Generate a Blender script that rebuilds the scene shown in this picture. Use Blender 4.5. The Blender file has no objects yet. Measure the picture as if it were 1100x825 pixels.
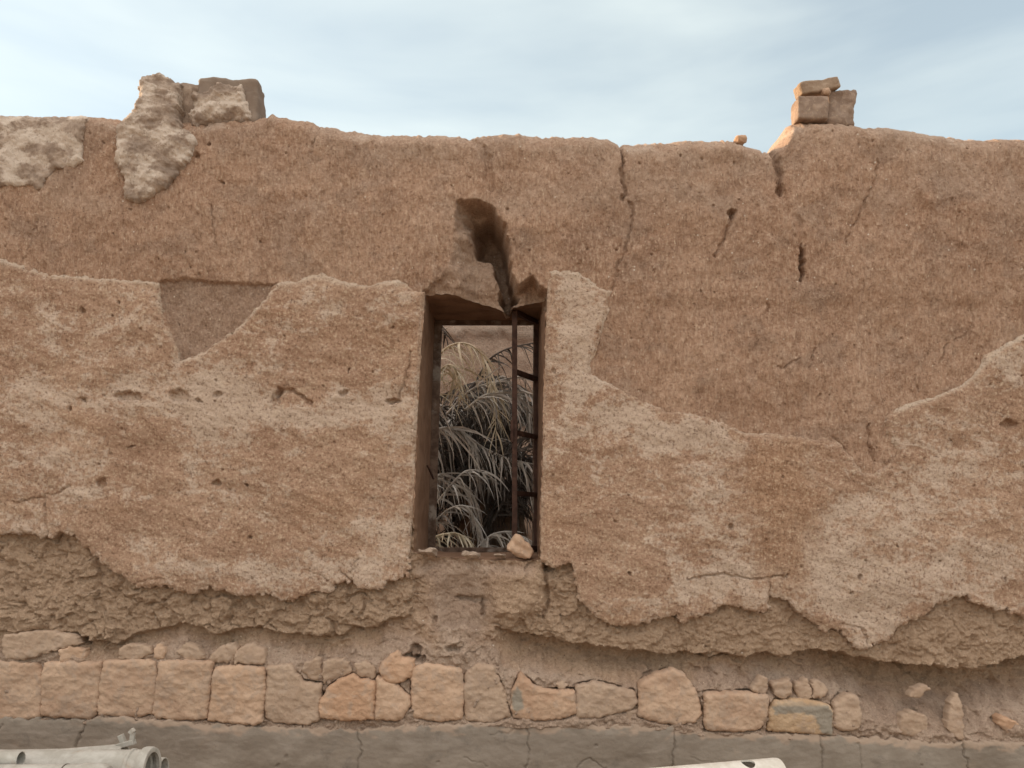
import bpy, bmesh, math, random
import numpy as np
from mathutils import Vector, Matrix, noise as mnoise

random.seed(7)
R = math.radians
S = bpy.context.scene
COL = S.collection

# ------------------------------------------------------------------ camera
FPX, D, EYE, HX, HY = 826.0, 3.3, 1.6, 550.0, 560.0     # focal length (photo pixels), wall distance, eye height, principal column / horizon row
PX = D / FPX                                            # metres on the wall face per photo pixel
cam_d = bpy.data.cameras.new('camera')
cam_d.sensor_width = 36.0
cam_d.lens = 36.0 * FPX / 1100.0
cam_d.shift_y = (HY - 412.5) / 1100.0
cam_d.clip_end = 2000
cam = bpy.data.objects.new('camera', cam_d); COL.objects.link(cam)
cam.location = (0, -D, EYE); cam.rotation_euler = (R(90), 0, 0)
S.camera = cam

# ------------------------------------------------------------------ world, sun, exposure
SUN_EL, SUN_AZ = 14.0, -72.0       # azimuth measured from +Y towards +X (the sun stands left of and a little behind the wall)
w = bpy.data.worlds.new('World'); S.world = w; w.use_nodes = True
nt = w.node_tree; nt.nodes.clear()
wo = nt.nodes.new('ShaderNodeOutputWorld'); bg = nt.nodes.new('ShaderNodeBackground')
sky = nt.nodes.new('ShaderNodeTexSky'); sky.sky_type = 'NISHITA'; sky.sun_disc = False
sky.sun_elevation = R(SUN_EL); sky.sun_rotation = R(SUN_AZ)
sky.dust_density = 1.0; sky.air_density = 1.15; sky.ozone_density = 1.0
tcw = nt.nodes.new('ShaderNodeTexCoord')
mpw = nt.nodes.new('ShaderNodeMapping'); mpw.inputs['Scale'].default_value = (1.6, 1.6, 7.0); mpw.inputs['Rotation'].default_value = (0, R(12), 0)
nw = nt.nodes.new('ShaderNodeTexNoise'); nw.inputs['Scale'].default_value = 1.25; nw.inputs['Detail'].default_value = 5; nw.inputs['Roughness'].default_value = .5; nw.inputs['Distortion'].default_value = .25
rw = nt.nodes.new('ShaderNodeValToRGB')
rw.color_ramp.elements[0].position = .36; rw.color_ramp.elements[0].color = (0, 0, 0, 1)
rw.color_ramp.elements[1].position = .80; rw.color_ramp.elements[1].color = (1, 1, 1, 1)
mw = nt.nodes.new('ShaderNodeMix'); mw.data_type = 'RGBA'; mw.blend_type = 'MIX'
ml = nt.nodes.new('ShaderNodeMath'); ml.operation = 'MULTIPLY_ADD'; ml.inputs[1].default_value = .42; ml.inputs[2].default_value = .30; ml.use_clamp = True
sep = nt.nodes.new('ShaderNodeSeparateXYZ'); fill_sky = nt.nodes.new('ShaderNodeMapRange'); fill_sky.interpolation_type = 'SMOOTHSTEP'
for k_, v_ in ((1, .36), (2, .88), (3, 0), (4, 1)): fill_sky.inputs[k_].default_value = v_
mc = nt.nodes.new('ShaderNodeMix'); mc.data_type = 'RGBA'; mc.inputs['A'].default_value = (5.3, 5.7, 5.35, 1); mc.inputs['B'].default_value = (10.0, 9.2, 8.3, 1)  # overhead and rear clouds brightened out of view to fill the wall's light
ms = nt.nodes.new('ShaderNodeMath'); ms.operation = 'MULTIPLY_ADD'; ms.inputs[1].default_value = .45; ms.use_clamp = True
L = nt.links.new
L(tcw.outputs['Generated'], mpw.inputs['Vector']); L(mpw.outputs[0], nw.inputs['Vector']); L(nw.outputs[0], rw.inputs[0])
L(rw.outputs[0], ml.inputs[0]); L(tcw.outputs['Generated'], sep.inputs[0]); sy_ = nt.nodes.new('ShaderNodeMath'); sy_.operation = 'MULTIPLY_ADD'; sy_.inputs[1].default_value = -.32; L(sep.outputs['Y'], sy_.inputs[0]); L(sep.outputs['Z'], sy_.inputs[2]); L(sy_.outputs[0], fill_sky.inputs[0]); L(fill_sky.outputs[0], mc.inputs['Factor']); L(mc.outputs['Result'], mw.inputs['B'])
L(fill_sky.outputs[0], ms.inputs[0]); L(ml.outputs[0], ms.inputs[2]); L(ms.outputs[0], mw.inputs['Factor']); L(sky.outputs[0], mw.inputs['A'])
L(mw.outputs['Result'], bg.inputs[0]); L(bg.outputs[0], wo.inputs[0])
bg.inputs[1].default_value = 0.10
sd = bpy.data.lights.new('sun', 'SUN'); sd.energy = 3.6; sd.angle = R(0.5); sd.color = (1.0, .74, .47)
so = bpy.data.objects.new('sun', sd); COL.objects.link(so)
sv = Vector((math.sin(R(SUN_AZ)) * math.cos(R(SUN_EL)), math.cos(R(SUN_AZ)) * math.cos(R(SUN_EL)), math.sin(R(SUN_EL))))
so.rotation_euler = (-sv).to_track_quat('-Z', 'Y').to_euler(); so.location = sv * 20
vs = S.view_settings
vs.view_transform = 'Standard'; vs.look = 'None'; vs.gamma = 1.0; vs.use_curve_mapping = False
vs.exposure = 1.12
S.cycles.max_bounces = 6; S.cycles.diffuse_bounces = 4

# ------------------------------------------------------------------ numpy noise
def _h(ix, iy, seed):
    h = (ix.astype(np.int64).astype(np.uint32) * np.uint32(374761393) + iy.astype(np.int64).astype(np.uint32) * np.uint32(668265263)
         + np.uint32((seed * 974634777) & 0xffffffff))
    h = (h ^ (h >> np.uint32(13))) * np.uint32(1274126177)
    h = (h ^ (h >> np.uint32(16))) * np.uint32(2246822519)
    h = h ^ (h >> np.uint32(13))
    return h.astype(np.float32) / np.float32(4294967295.0)
def vn(x, y, seed):                                     # gradient noise, -1..1
    xi, yi = np.floor(x), np.floor(y); fx, fy = x - xi, y - yi
    u = fx * fx * fx * (fx * (fx * 6 - 15) + 10); v = fy * fy * fy * (fy * (fy * 6 - 15) + 10)
    def g(ox, oy):
        a = _h(xi + ox, yi + oy, seed) * 6.2831853
        return np.cos(a) * (fx - ox) + np.sin(a) * (fy - oy)
    a, b, c, d = g(0, 0), g(1, 0), g(0, 1), g(1, 1)
    return (a + (b - a) * u + (c - a) * v + (a - b - c + d) * u * v) * 1.5
def fbm(x, y, sx, sy, octv, seed, gain=.5):
    x = x / sx; y = y / sy; s = 0; a = 1
    for o in range(octv):
        s = s + a * vn(x, y, seed + o * 17); a *= gain; x = x * 2.03 + 13.7; y = y * 2.03 + 7.1
    return s
def worley(x, y, seed):
    xi, yi = np.floor(x), np.floor(y)
    f1 = np.full_like(x, 9.); f2 = np.full_like(x, 9.); idv = np.zeros_like(x)
    for ox in (-1, 0, 1):
        for oy in (-1, 0, 1):
            cx, cy = xi + ox, yi + oy
            dx = cx + _h(cx, cy, seed) - x; dy = cy + _h(cx, cy, seed + 5) - y
            d = np.sqrt(dx * dx + dy * dy); i = _h(cx, cy, seed + 9)
            near = d < f1
            f2 = np.where(near, f1, np.minimum(f2, d)); idv = np.where(near, i, idv); f1 = np.where(near, d, f1)
    return f1, f2, idv
def sstep(a, b, x):
    t = np.clip((x - a) / (b - a), 0, 1); return t * t * (3 - 2 * t)
def sdf(poly, x, y):                                    # > 0 inside
    P = np.asarray(poly, np.float32); n = len(P)
    d = np.full(x.shape, 1e9, np.float32); ins = np.zeros(x.shape, bool)
    for i in range(n):
        ax, ay = P[i]; bx, by = P[(i + 1) % n]
        ex, ey = bx - ax, by - ay; L2 = ex * ex + ey * ey + 1e-9
        t = np.clip(((x - ax) * ex + (y - ay) * ey) / L2, 0, 1)
        d = np.minimum(d, (x - ax - t * ex) ** 2 + (y - ay - t * ey) ** 2)
        if ay != by:
            c = ((ay > y) != (by > y)) & (x < (bx - ax) * (y - ay) / (by - ay) + ax); ins ^= c
    d = np.sqrt(d)
    return np.where(ins, d, -d)
def pline(pts, x, y):
    d = np.full(x.shape, 1e9, np.float32)
    for (ax, ay), (bx, by) in zip(pts[:-1], pts[1:]):
        ex, ey = bx - ax, by - ay; L2 = ex * ex + ey * ey + 1e-9
        t = np.clip(((x - ax) * ex + (y - ay) * ey) / L2, 0, 1)
        d = np.minimum(d, (x - ax - t * ex) ** 2 + (y - ay - t * ey) ** 2)
    return np.sqrt(d)
def chaikin(P, it=2, q=.2):
    P = [np.array(p, float) for p in P]
    for _ in range(it):
        N = []
        for i in range(len(P)):
            a, b = P[i], P[(i + 1) % len(P)]
            N += [a * (1 - q) + b * q, a * q + b * (1 - q)]
        P = N
    return [tuple(p) for p in P]
def grow(P, k):
    c = np.mean(P, 0); return [tuple(np.array(p) + k * (np.array(p) - c) / (np.linalg.norm(np.array(p) - c) + 1e-6)) for p in P]
def wX(px): return (px - HX) * PX
def wZ(py): return EYE + (HY - py) * PX

# ------------------------------------------------------------------ mesh helpers
def mesh_obj(name, V, F, mat, parent=None, attrs=None, smooth=True):
    V = np.ascontiguousarray(V, np.float32); F = np.ascontiguousarray(F, np.int32)
    me = bpy.data.meshes.new(name)
    k = F.shape[1]
    me.vertices.add(len(V)); me.vertices.foreach_set('co', V.ravel())
    me.loops.add(F.size); me.loops.foreach_set('vertex_index', F.ravel())
    me.polygons.add(len(F)); me.polygons.foreach_set('loop_start', np.arange(0, F.size, k, dtype=np.int32))
    if smooth: me.polygons.foreach_set('use_smooth', np.ones(len(F), bool))
    me.update(calc_edges=True)
    for an, av in (attrs or {}).items():
        a = me.color_attributes.new(an, 'FLOAT_COLOR', 'POINT')
        c = np.ones((len(V), 4), np.float32); c[:, :av.shape[1]] = av; a.data.foreach_set('color', c.ravel())
    me.materials.append(mat)
    o = bpy.data.objects.new(name, me); COL.objects.link(o)
    if parent: o.parent = parent
    return o
def tag(o, label=None, cat=None, group=None, kind=None):
    if label: o['label'] = label
    if cat: o['category'] = cat
    if group: o['group'] = group
    if kind: o['kind'] = kind
    return o
def empty(name, loc=(0, 0, 0), rot=(0, 0, 0)):
    o = bpy.data.objects.new(name, None); COL.objects.link(o); o.location = loc; o.rotation_euler = rot; o.empty_display_size = .1
    return o
def grid_faces(keep):                                   # keep: bool (ny-1, nx-1)
    ny, nx = keep.shape[0] + 1, keep.shape[1] + 1
    idx = np.arange(ny * nx, dtype=np.int64).reshape(ny, nx)
    f = np.stack([idx[:-1, :-1], idx[1:, :-1], idx[1:, 1:], idx[:-1, 1:]], -1)
    return f[keep]
def boundary_edges(keep):
    ny, nx = keep.shape[0] + 1, keep.shape[1] + 1
    idx = np.arange(ny * nx, dtype=np.int64).reshape(ny, nx)
    K = np.pad(keep, 1); c = K[1:-1, 1:-1]
    E = []
    m = c & ~K[:-2, 1:-1]; E.append(np.stack([idx[:-1, 1:][m], idx[:-1, :-1][m]], -1))      # top edges (right -> left)
    m = c & ~K[2:, 1:-1];  E.append(np.stack([idx[1:, :-1][m], idx[1:, 1:][m]], -1))        # bottom
    m = c & ~K[1:-1, :-2]; E.append(np.stack([idx[:-1, :-1][m], idx[1:, :-1][m]], -1))      # left
    m = c & ~K[1:-1, 2:];  E.append(np.stack([idx[1:, 1:][m], idx[:-1, 1:][m]], -1))        # right
    return np.concatenate(E)
def compact(V, F, attrs):
    used = np.unique(F); m = np.full(len(V), -1, np.int64); m[used] = np.arange(len(used))
    return V[used], m[F], {k: a[used] for k, a in attrs.items()}
def snap(x, y, d, keep, step):
    """pull the rim vertices of the kept cells onto the zero line of d"""
    gy, gx = np.gradient(d); gl = np.sqrt(gx * gx + gy * gy) + 1e-6
    gx, gy = gx / gl, gy / gl; slope = gl / step
    e = np.unique(boundary_edges(keep))
    m = np.zeros(x.size, bool); m[e] = True; m = m.reshape(x.shape)
    k = np.clip(d / np.maximum(slope, .3), -1.3 * step, 1.3 * step)
    return np.where(m, x - k * gx, x), np.where(m, y - k * gy, y)
def patch(name, poly, hf, hback, mat, parent, step=1.0, rag=1.6, rags=7, af=None, seed=1, cut=None):
    """a sheet with the outline poly (photo-pixel units on the wall), front face at hf, sides running back to hback"""
    P = np.asarray(poly, float)
    x0, y0 = P.min(0) - 5; x1, y1 = P.max(0) + 5
    xs = np.arange(x0, x1, step) if callable(step) is False else step(x0, x1)
    x, y = np.meshgrid(xs.astype(np.float32), np.arange(y0, y1, 1.0 if callable(step) else step).astype(np.float32))
    return patch_xy(name, poly, x, y, hf, hback, mat, parent, 1.0 if callable(step) else step, rag, rags, af, seed, cut)
def patch_xy(name, poly, x, y, hf, hback, mat, parent, step, rag, rags, af, seed, cut):
    d = sdf(poly, x, y) + (rag(x, y) if callable(rag) else rag) * fbm(x, y, rags, rags, 3, seed)
    if cut is not None: d = np.minimum(d, cut(x, y))
    c = (d[:-1, :-1] + d[1:, :-1] + d[:-1, 1:] + d[1:, 1:]) / 4
    keep = c > 0
    x, y = snap(x, y, d, keep, step)
    dd = np.maximum(d, 0)
    h = hf(x, y, dd)
    n = x.size
    V = np.stack([wX(x).ravel(), -h.ravel(), wZ(y).ravel()], -1)
    F = grid_faces(keep); E = boundary_edges(keep)
    hb = hback(x, y).ravel() if callable(hback) else np.full(n, hback)
    V2 = V.copy(); V2[:, 1] = -hb
    Vm = V.copy(); Vm[:, 1] = V[:, 1] * .5 + V2[:, 1] * .5; Vm[:, 0] += 0; 
    S1 = np.stack([E[:, 0], E[:, 1], E[:, 1] + n, E[:, 0] + n], -1)
    VV = np.concatenate([V, V2]); FF = np.concatenate([F, S1[:, ::-1]])
    at = {}
    if af is not None:
        a = af(x, y, dd).reshape(n, -1); at['zone'] = np.concatenate([a, a])
    VV, FF, at = compact(VV, FF, at)
    return mesh_obj(name, VV, FF, mat, parent, at)

# ------------------------------------------------------------------ materials
def new_mat(name):
    m = bpy.data.materials.new(name); m.use_nodes = True
    t = m.node_tree; b = t.nodes['Principled BSDF']; b.inputs['Roughness'].default_value = .95; b.inputs['Specular IOR Level'].default_value = .15
    return m, t, b
class N:
    """small wrapper for building node trees"""
    def __init__(s, t): s.t = t; s.tc = t.nodes.new('ShaderNodeTexCoord').outputs['Object']
    def map(s, sc, rot=(0, 0, 0), vec=None):
        n = s.t.nodes.new('ShaderNodeMapping'); n.inputs['Scale'].default_value = sc; n.inputs['Rotation'].default_value = rot
        s.t.links.new(vec or s.tc, n.inputs['Vector']); return n.outputs[0]
    def noise(s, scale, detail=4, rough=.55, dist=0, vec=None):
        n = s.t.nodes.new('ShaderNodeTexNoise'); n.inputs['Scale'].default_value = scale; n.inputs['Detail'].default_value = detail
        n.inputs['Roughness'].default_value = rough; n.inputs['Distortion'].default_value = dist
        s.t.links.new(vec or s.tc, n.inputs['Vector']); return n.outputs[0]
    def vor(s, scale, feature='F1', vec=None, out='Distance'):
        n = s.t.nodes.new('ShaderNodeTexVoronoi'); n.inputs['Scale'].default_value = scale; n.feature = feature
        s.t.links.new(vec or s.tc, n.inputs['Vector']); return n.outputs[out]
    def ramp(s, f, a, b, ca=(0, 0, 0, 1), cb=(1, 1, 1, 1)):
        n = s.t.nodes.new('ShaderNodeValToRGB'); e = n.color_ramp.elements
        e[0].position = a; e[1].position = b; e[0].color = ca; e[1].color = cb
        s.t.links.new(f, n.inputs[0]); return n.outputs[0]
    def step(s, f, a, b, lo=0., hi=1.):
        n = s.t.nodes.new('ShaderNodeMapRange'); n.interpolation_type = 'SMOOTHSTEP'
        n.inputs[1].default_value = a; n.inputs[2].default_value = b; n.inputs[3].default_value = lo; n.inputs[4].default_value = hi
        s.t.links.new(f, n.inputs[0]); return n.outputs[0]
    def mix(s, f, a, b, mode='MIX'):
        n = s.t.nodes.new('ShaderNodeMix'); n.data_type = 'RGBA'; n.blend_type = mode
        for v, k in ((f, 'Factor'), (a, 'A'), (b, 'B')):
            if isinstance(v, (int, float)): n.inputs[k].default_value = v
            elif isinstance(v, tuple): n.inputs[k].default_value = v if len(v) == 4 else v + (1,)
            else: s.t.links.new(v, n.inputs[k])
        return n.outputs['Result']
    def math(s, op, a, b=0., c=0., clamp=False):
        n = s.t.nodes.new('ShaderNodeMath'); n.operation = op; n.use_clamp = clamp
        for i, v in enumerate((a, b, c)):
            if isinstance(v, (int, float)): n.inputs[i].default_value = v
            else: s.t.links.new(v, n.inputs[i])
        return n.outputs[0]
    def zone(s, attr='zone'):
        a = s.t.nodes.new('ShaderNodeAttribute'); a.attribute_name = attr
        q = s.t.nodes.new('ShaderNodeSeparateColor'); s.t.links.new(a.outputs['Color'], q.inputs[0]); return q.outputs
    def bump(s, h, strength, dist, prev=None):
        n = s.t.nodes.new('ShaderNodeBump'); n.inputs['Strength'].default_value = strength; n.inputs['Distance'].default_value = dist
        s.t.links.new(h, n.inputs['Height'])
        if prev is not None: s.t.links.new(prev, n.inputs['Normal'])
        return n.outputs[0]
    def out(s, b, col, nrm=None):
        s.t.links.new(col, b.inputs['Base Color'])
        if nrm is not None: s.t.links.new(nrm, b.inputs['Normal'])

def mud_material():
    m, t, b = new_mat('mud_brick'); n = N(t); z = n.zone()
    big = n.noise(1.6, 4, .6); mid = n.noise(9, 5, .6)
    c = n.mix(n.step(big, .35, .68), (.362, .221, .149), (.430, .277, .193))
    run = n.noise(1, 5, .6, .4, vec=n.map((13, 13, 1.7)))
    c = n.mix(n.step(run, .52, .70, 0, .38), c, (.46, .325, .245)); c = n.mix(n.step(run, .47, .32, 0, .35), c, (.26, .158, .11))
    c = n.mix(n.step(n.noise(4.5, 5, .65, .6), .50, .68, 0, .55), c, (.265, .162, .112))
    c = n.mix(n.step(mid, .5, .75, 0, .55), c, (.40, .285, .215))
    straw = n.noise(1, 3, .7, .3, vec=n.map((88, 88, 34), (0, R(7), 0)))
    c = n.mix(n.step(straw, .50, .68, 0, .58), c, (.56, .405, .30))
    c = n.mix(n.step(straw, .48, .32, 0, .42), c, (.165, .098, .064))
    lil = n.mix(n.step(mid, .3, .7), (.35, .25, .19), (.46, .345, .27))     # washed mortar, lilac grey
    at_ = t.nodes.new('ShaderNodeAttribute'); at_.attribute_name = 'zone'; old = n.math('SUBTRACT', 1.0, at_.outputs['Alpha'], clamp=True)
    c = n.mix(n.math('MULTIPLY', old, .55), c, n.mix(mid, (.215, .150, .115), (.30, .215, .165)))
    c = n.mix(z[0], c, lil)
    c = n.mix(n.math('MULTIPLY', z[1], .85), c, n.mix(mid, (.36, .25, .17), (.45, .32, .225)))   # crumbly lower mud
    c = n.mix(n.math('MULTIPLY', z[2], 1.0), c, n.mix(mid, (.58, .47, .385), (.44, .34, .275)))    # pale washed plaster, and paler patches along the crest
    grit = n.noise(100, 5, .75)
    c = n.mix(n.step(grit, .52, .66, 0, .46), c, (.60, .455, .355))
    c = n.mix(n.step(grit, .46, .34, 0, .55), c, (.125, .075, .05))
    fl = n.vor(1, 'F1', n.map((60, 60, 24), (0, R(-24), 0))); c = n.mix(n.math('MULTIPLY', n.step(fl, .16, .08), n.step(n.noise(17, 3), .52, .6)), c, (.62, .49, .37))
    fl2 = n.vor(1, 'F1', n.map((31, 31, 70), (0, R(15), 0))); c = n.mix(n.math('MULTIPLY', n.step(fl2, .13, .07), n.step(n.noise(13, 3), .53, .6)), c, (.10, .06, .04))
    pv = n.t.nodes.new('ShaderNodeTexVoronoi'); pv.inputs['Scale'].default_value = 26; t.links.new(n.tc, pv.inputs['Vector'])
    sp = n.math('MULTIPLY', n.step(pv.outputs['Distance'], .12, .07), n.step(n.math('ADD', pv.outputs['Color'], 0), .78, .82))
    c = n.mix(sp, c, (.62, .53, .45))
    nb = n.bump(straw, .7, .010); nb = n.bump(grit, .8, .008, nb); nb = n.bump(n.noise(34, 5, .65), .7, .016, nb)
    n.out(b, c, nb); return m
def plaster_material():
    m, t, b = new_mat('mud_plaster'); n = N(t); z = n.zone()
    big = n.noise(2.3, 5, .6, .5); mid = n.noise(13, 6, .65, .6)
    c = n.mix(n.step(big, .35, .66), (.368, .226, .154), (.440, .284, .198))
    c = n.mix(n.step(n.noise(6, 5, .68, .7), .52, .66, 0, .5), c, (.290, .174, .112))
    c = n.mix(n.step(mid, .48, .70, 0, .5), c, (.455, .325, .232))
    streak = n.noise(1, 5, .65, .5, vec=n.map((16, 16, 9), (0, R(38), 0)))
    salt = n.math('ADD', z[0], n.math('MULTIPLY_ADD', streak, 1.15, -.60), clamp=False)
    salt = n.math('ADD', salt, n.math('MULTIPLY_ADD', mid, .75, -.40))
    fine = n.noise(54, 6, .76)
    salt = n.math('ADD', salt, n.math('MULTIPLY_ADD', fine, 2.4, -1.2))
    c = n.mix(n.step(salt, .17, .66, 0, .80), c, n.mix(mid, (.53, .40, .312), (.625, .495, .405)))
    wash = n.noise(1, 3, .6, .2, vec=n.map((70, 70, 9)))
    c = n.mix(n.math('MULTIPLY', z[1], .85), c, n.mix(n.step(wash, .34, .66), (.312, .178, .110), (.425, .262, .168)))
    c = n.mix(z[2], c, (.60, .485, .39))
    grit = n.noise(85, 5, .78)
    c = n.mix(n.step(grit, .52, .65, 0, .7), c, (.66, .52, .385))
    c = n.mix(n.step(grit, .47, .36, 0, .8), c, (.165, .10, .065))
    nb = n.bump(fine, .8, .012); nb = n.bump(grit, .8, .007, nb); nb = n.bump(streak, .6, .014, nb); nb = n.bump(wash, .12, .006, nb)
    n.out(b, c, nb); return m
def stone_material(name, ca, cb, smear=None):
    m, t, b = new_mat(name); n = N(t)
    big = n.noise(7, 5, .6, .4); fine = n.noise(70, 5, .7); grit = n.noise(260, 2, .6)
    c = n.mix(n.step(big, .36, .66), ca, cb)
    c = n.mix(n.step(fine, .54, .76, 0, .5), c, (.60, .47, .35))
    c = n.mix(n.step(fine, .44, .25, 0, .5), c, (.22, .13, .085))
    dust = n.noise(16, 4, .6, .8)
    c = n.mix(n.step(dust, .49, .64, 0, .6), c, (.39, .29, .225))
    if smear:
        z = n.zone(); c = n.mix(z[0], c, n.mix(fine, (.25, .215, .175), (.33, .285, .235)))
    nb = n.bump(fine, .6, .006); nb = n.bump(grit, .45, .003, nb); nb = n.bump(big, .4, .012, nb)
    n.out(b, c, nb); return m
def cement_material(name='grey_cement', ca=(.215, .176, .142), cb=(.275, .232, .192)):
    m, t, b = new_mat(name); n = N(t)
    big = n.noise(3.2, 6, .62, .6); swirl = n.noise(1, 5, .6, 1.2, vec=n.map((7, 7, 22))); fine = n.noise(160, 3, .65)
    c = n.mix(n.step(big, .34, .66), ca, cb)
    c = n.mix(n.step(swirl, .5, .75, 0, .5), c, (.33, .28, .24))
    dust = n.noise(6, 6, .7, .4)
    c = n.mix(n.step(dust, .58, .78, 0, .4), c, (.33, .25, .19))
    c = n.mix(n.step(fine, .45, .25, 0, .3), c, (.13, .105, .09))
    c = n.mix(n.step(n.noise(5, 6, .7, .5), .54, .72, 0, .6), c, (.125, .108, .092))
    z = n.zone(); c = n.mix(n.math('MULTIPLY', z[0], .9), c, (.37, .275, .21))
    b.inputs['Roughness'].default_value = .85
    nb = n.bump(fine, .4, .003); nb = n.bump(big, .3, .010, nb)
    n.out(b, c, nb); return m
def simple_material(name, ca, cb, sc=20, rough=.9, bstr=.3, metal=0., cc=None):
    m, t, b = new_mat(name); n = N(t)
    a = n.noise(sc, 5, .65, .3); f = n.noise(sc * 9, 3, .6)
    c = n.mix(n.step(a, .36, .64), ca, cb)
    if cc: c = n.mix(n.step(n.noise(sc * .35, 5, .7, .5), .52, .68, 0, .85), c, cc)
    b.inputs['Roughness'].default_value = rough; b.inputs['Metallic'].default_value = metal
    n.out(b, c, n.bump(f, bstr, .003)); return m

M_mud, M_pl = mud_material(), plaster_material()
M_st = [stone_material('pink_sandstone', (.43, .285, .20), (.51, .355, .255)),
        stone_material('buff_sandstone', (.465, .308, .212), (.545, .378, .272)),
        stone_material('orange_sandstone', (.455, .28, .182), (.53, .345, .235)),
        stone_material('dusty_sandstone', (.39, .275, .20), (.46, .335, .25))]
M_sm = stone_material('smeared_sandstone', (.43, .285, .175), (.50, .355, .235), True)
M_sp = stone_material('smeared_pink_sandstone', (.44, .28, .19), (.50, .34, .24), True)
M_cem = cement_material()
M_blk = cement_material('weathered_block', (.19, .142, .112), (.26, .20, .16))
M_brk = stone_material('weathered_brick', (.215, .150, .115), (.285, .21, .165))
M_slab = stone_material('slab_stone', (.25, .175, .125), (.33, .24, .175))
M_rust = simple_material('rusty_steel', (.042, .022, .017), (.075, .040, .030), 30, .75, .4, cc=(.11, .058, .042))
M_frame = simple_material('old_frame_paint', (.07, .042, .030), (.14, .095, .072), 22, .7, .3, cc=(.26, .22, .19))
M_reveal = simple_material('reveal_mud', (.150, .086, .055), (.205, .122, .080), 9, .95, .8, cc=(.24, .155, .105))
M_pipe = simple_material('dusty_aluminium_pipe', (.36, .335, .295), (.47, .445, .405), 14, .7, .5, cc=(.36, .265, .195))
M_white = simple_material('white_plastic_pipe', (.58, .535, .47), (.70, .66, .60), 16, .6, .35, cc=(.50, .42, .34))
M_dark = simple_material('pipe_inside', (.07, .055, .045), (.12, .09, .075), 12, .9, .2)
M_wood = simple_material('grey_timber', (.20, .14, .09), (.30, .22, .15), 14, .9, .5)
M_sand = simple_material('sandy_ground', (.27, .195, .14), (.34, .255, .185), 1.5, .95, .8)

# ------------------------------------------------------------------ the big wall: outlines measured on its face
TOP = [(-2200, 130), (-600, 122), (0, 122), (40, 121), (90, 121), (112, 123), (130, 127), (145, 127), (200, 126), (280, 121), (290, 120), (312, 124), (331, 127), (336, 131), (355, 133), (362, 137), (380, 139), (400, 141),
       (440, 142), (480, 143), (510, 145), (530, 142), (560, 142), (585, 145), (610, 145), (640, 146), (655, 149), (668, 153), (690, 152), (720, 150), (750, 148), (780, 148),
       (800, 150), (812, 155), (825, 160), (835, 158), (842, 150), (849, 139), (855, 129), (866, 126), (880, 127), (905, 130), (922, 131), (935, 135), (948, 134), (960, 132), (975, 137), (1000, 140), (1020, 142), (1045, 147),
       (1100, 147), (1500, 150), (3300, 135)]
HOLE = [(456, 314), (480, 313), (510, 317), (528, 321), (540, 326), (550, 322), (565, 318), (587, 315), (586, 340), (583, 450), (580, 560), (579, 602), (560, 603), (530, 602), (500, 601),
        (470, 599), (443, 594), (446, 500), (451, 400), (455, 340)]
PLA = [(-2200, 300), (-700, 270), (-200, 285), (0, 277), (25, 285), (60, 293), (100, 297), (140, 299), (167, 302), (170, 303), (172, 325), (178, 345), (185, 362), (191, 375), (193, 388), (205, 384), (222, 376), (240, 363), (258, 350),
       (272, 335), (285, 322), (291, 308), (297, 303), (315, 299), (330, 295), (345, 292), (360, 296), (375, 303), (395, 306), (410, 302), (430, 300), (437, 305), (445, 312), (456, 313), (454, 340), (450, 420), (445, 500),
       (442, 560), (440, 592), (440, 622), (435, 619), (430, 624), (416, 625), (412, 631), (403, 634), (386, 631), (378, 625), (365, 625), (355, 636), (343, 636), (329, 638), (315, 647), (302, 643), (285, 638), (266, 639),
       (256, 640), (243, 635), (222, 631), (205, 637), (185, 631), (166, 629), (151, 631), (139, 623), (128, 615), (115, 607), (101, 595), (90, 584), (79, 574), (65, 573), (57, 578), (38, 576), (27, 573), (0, 573), (-300, 590), (-700, 580), (-2200, 600)]
PLB = [(589, 296), (591, 292), (605, 290), (621, 292), (632, 299), (643, 307), (657, 314), (653, 325), (654, 335), (648, 351), (644, 365), (641, 378), (635, 389), (636, 400), (648, 408), (670, 420), (694, 431), (716, 441), (738, 441), (754, 447),
       (771, 450), (787, 457), (801, 465), (825, 465), (853, 468), (871, 472), (890, 470), (904, 477), (912, 488), (920, 500), (927, 508), (940, 508), (950, 502), (964, 487), (961, 477), (953, 466), (950, 453), (955, 445), (969, 436), (988, 430), (1013, 423),
       (1035, 412), (1045, 404), (1054, 394), (1059, 382), (1078, 371), (1092, 364), (1100, 359), (1250, 300), (1800, 280), (3300, 300), (3300, 640), (1800, 660), (1300, 640), (1100, 664), (1089, 662), (1081, 655), (1067, 655), (1051, 651), (1037, 642), (1029, 639),
       (1018, 643), (1002, 649), (991, 660), (977, 666), (964, 673), (953, 690), (942, 691), (931, 694), (927, 699), (917, 695), (910, 688), (905, 680), (895, 676), (885, 677), (876, 669), (865, 662), (855, 658), (849, 647), (838, 642), (825, 642), (823, 657), (811, 657),
       (800, 654), (775, 651), (762, 660), (751, 662), (732, 669), (725, 661), (710, 662), (688, 670), (672, 672), (653, 670), (639, 662), (628, 650), (620, 640), (617, 625), (613, 605), (593, 610), (587, 608), (580, 605), (581, 560), (583, 500), (585, 420), (588, 318)]
PLC = [(-2200, 128), (-600, 121), (0, 121), (40, 121), (90, 122), (93, 125), (91, 142), (89, 158), (90, 172), (79, 179), (65, 180), (57, 183), (50, 191), (44, 202), (38, 202), (33, 198), (16, 199), (0, 202), (-300, 190), (-700, 215), (-2200, 200)]
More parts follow.
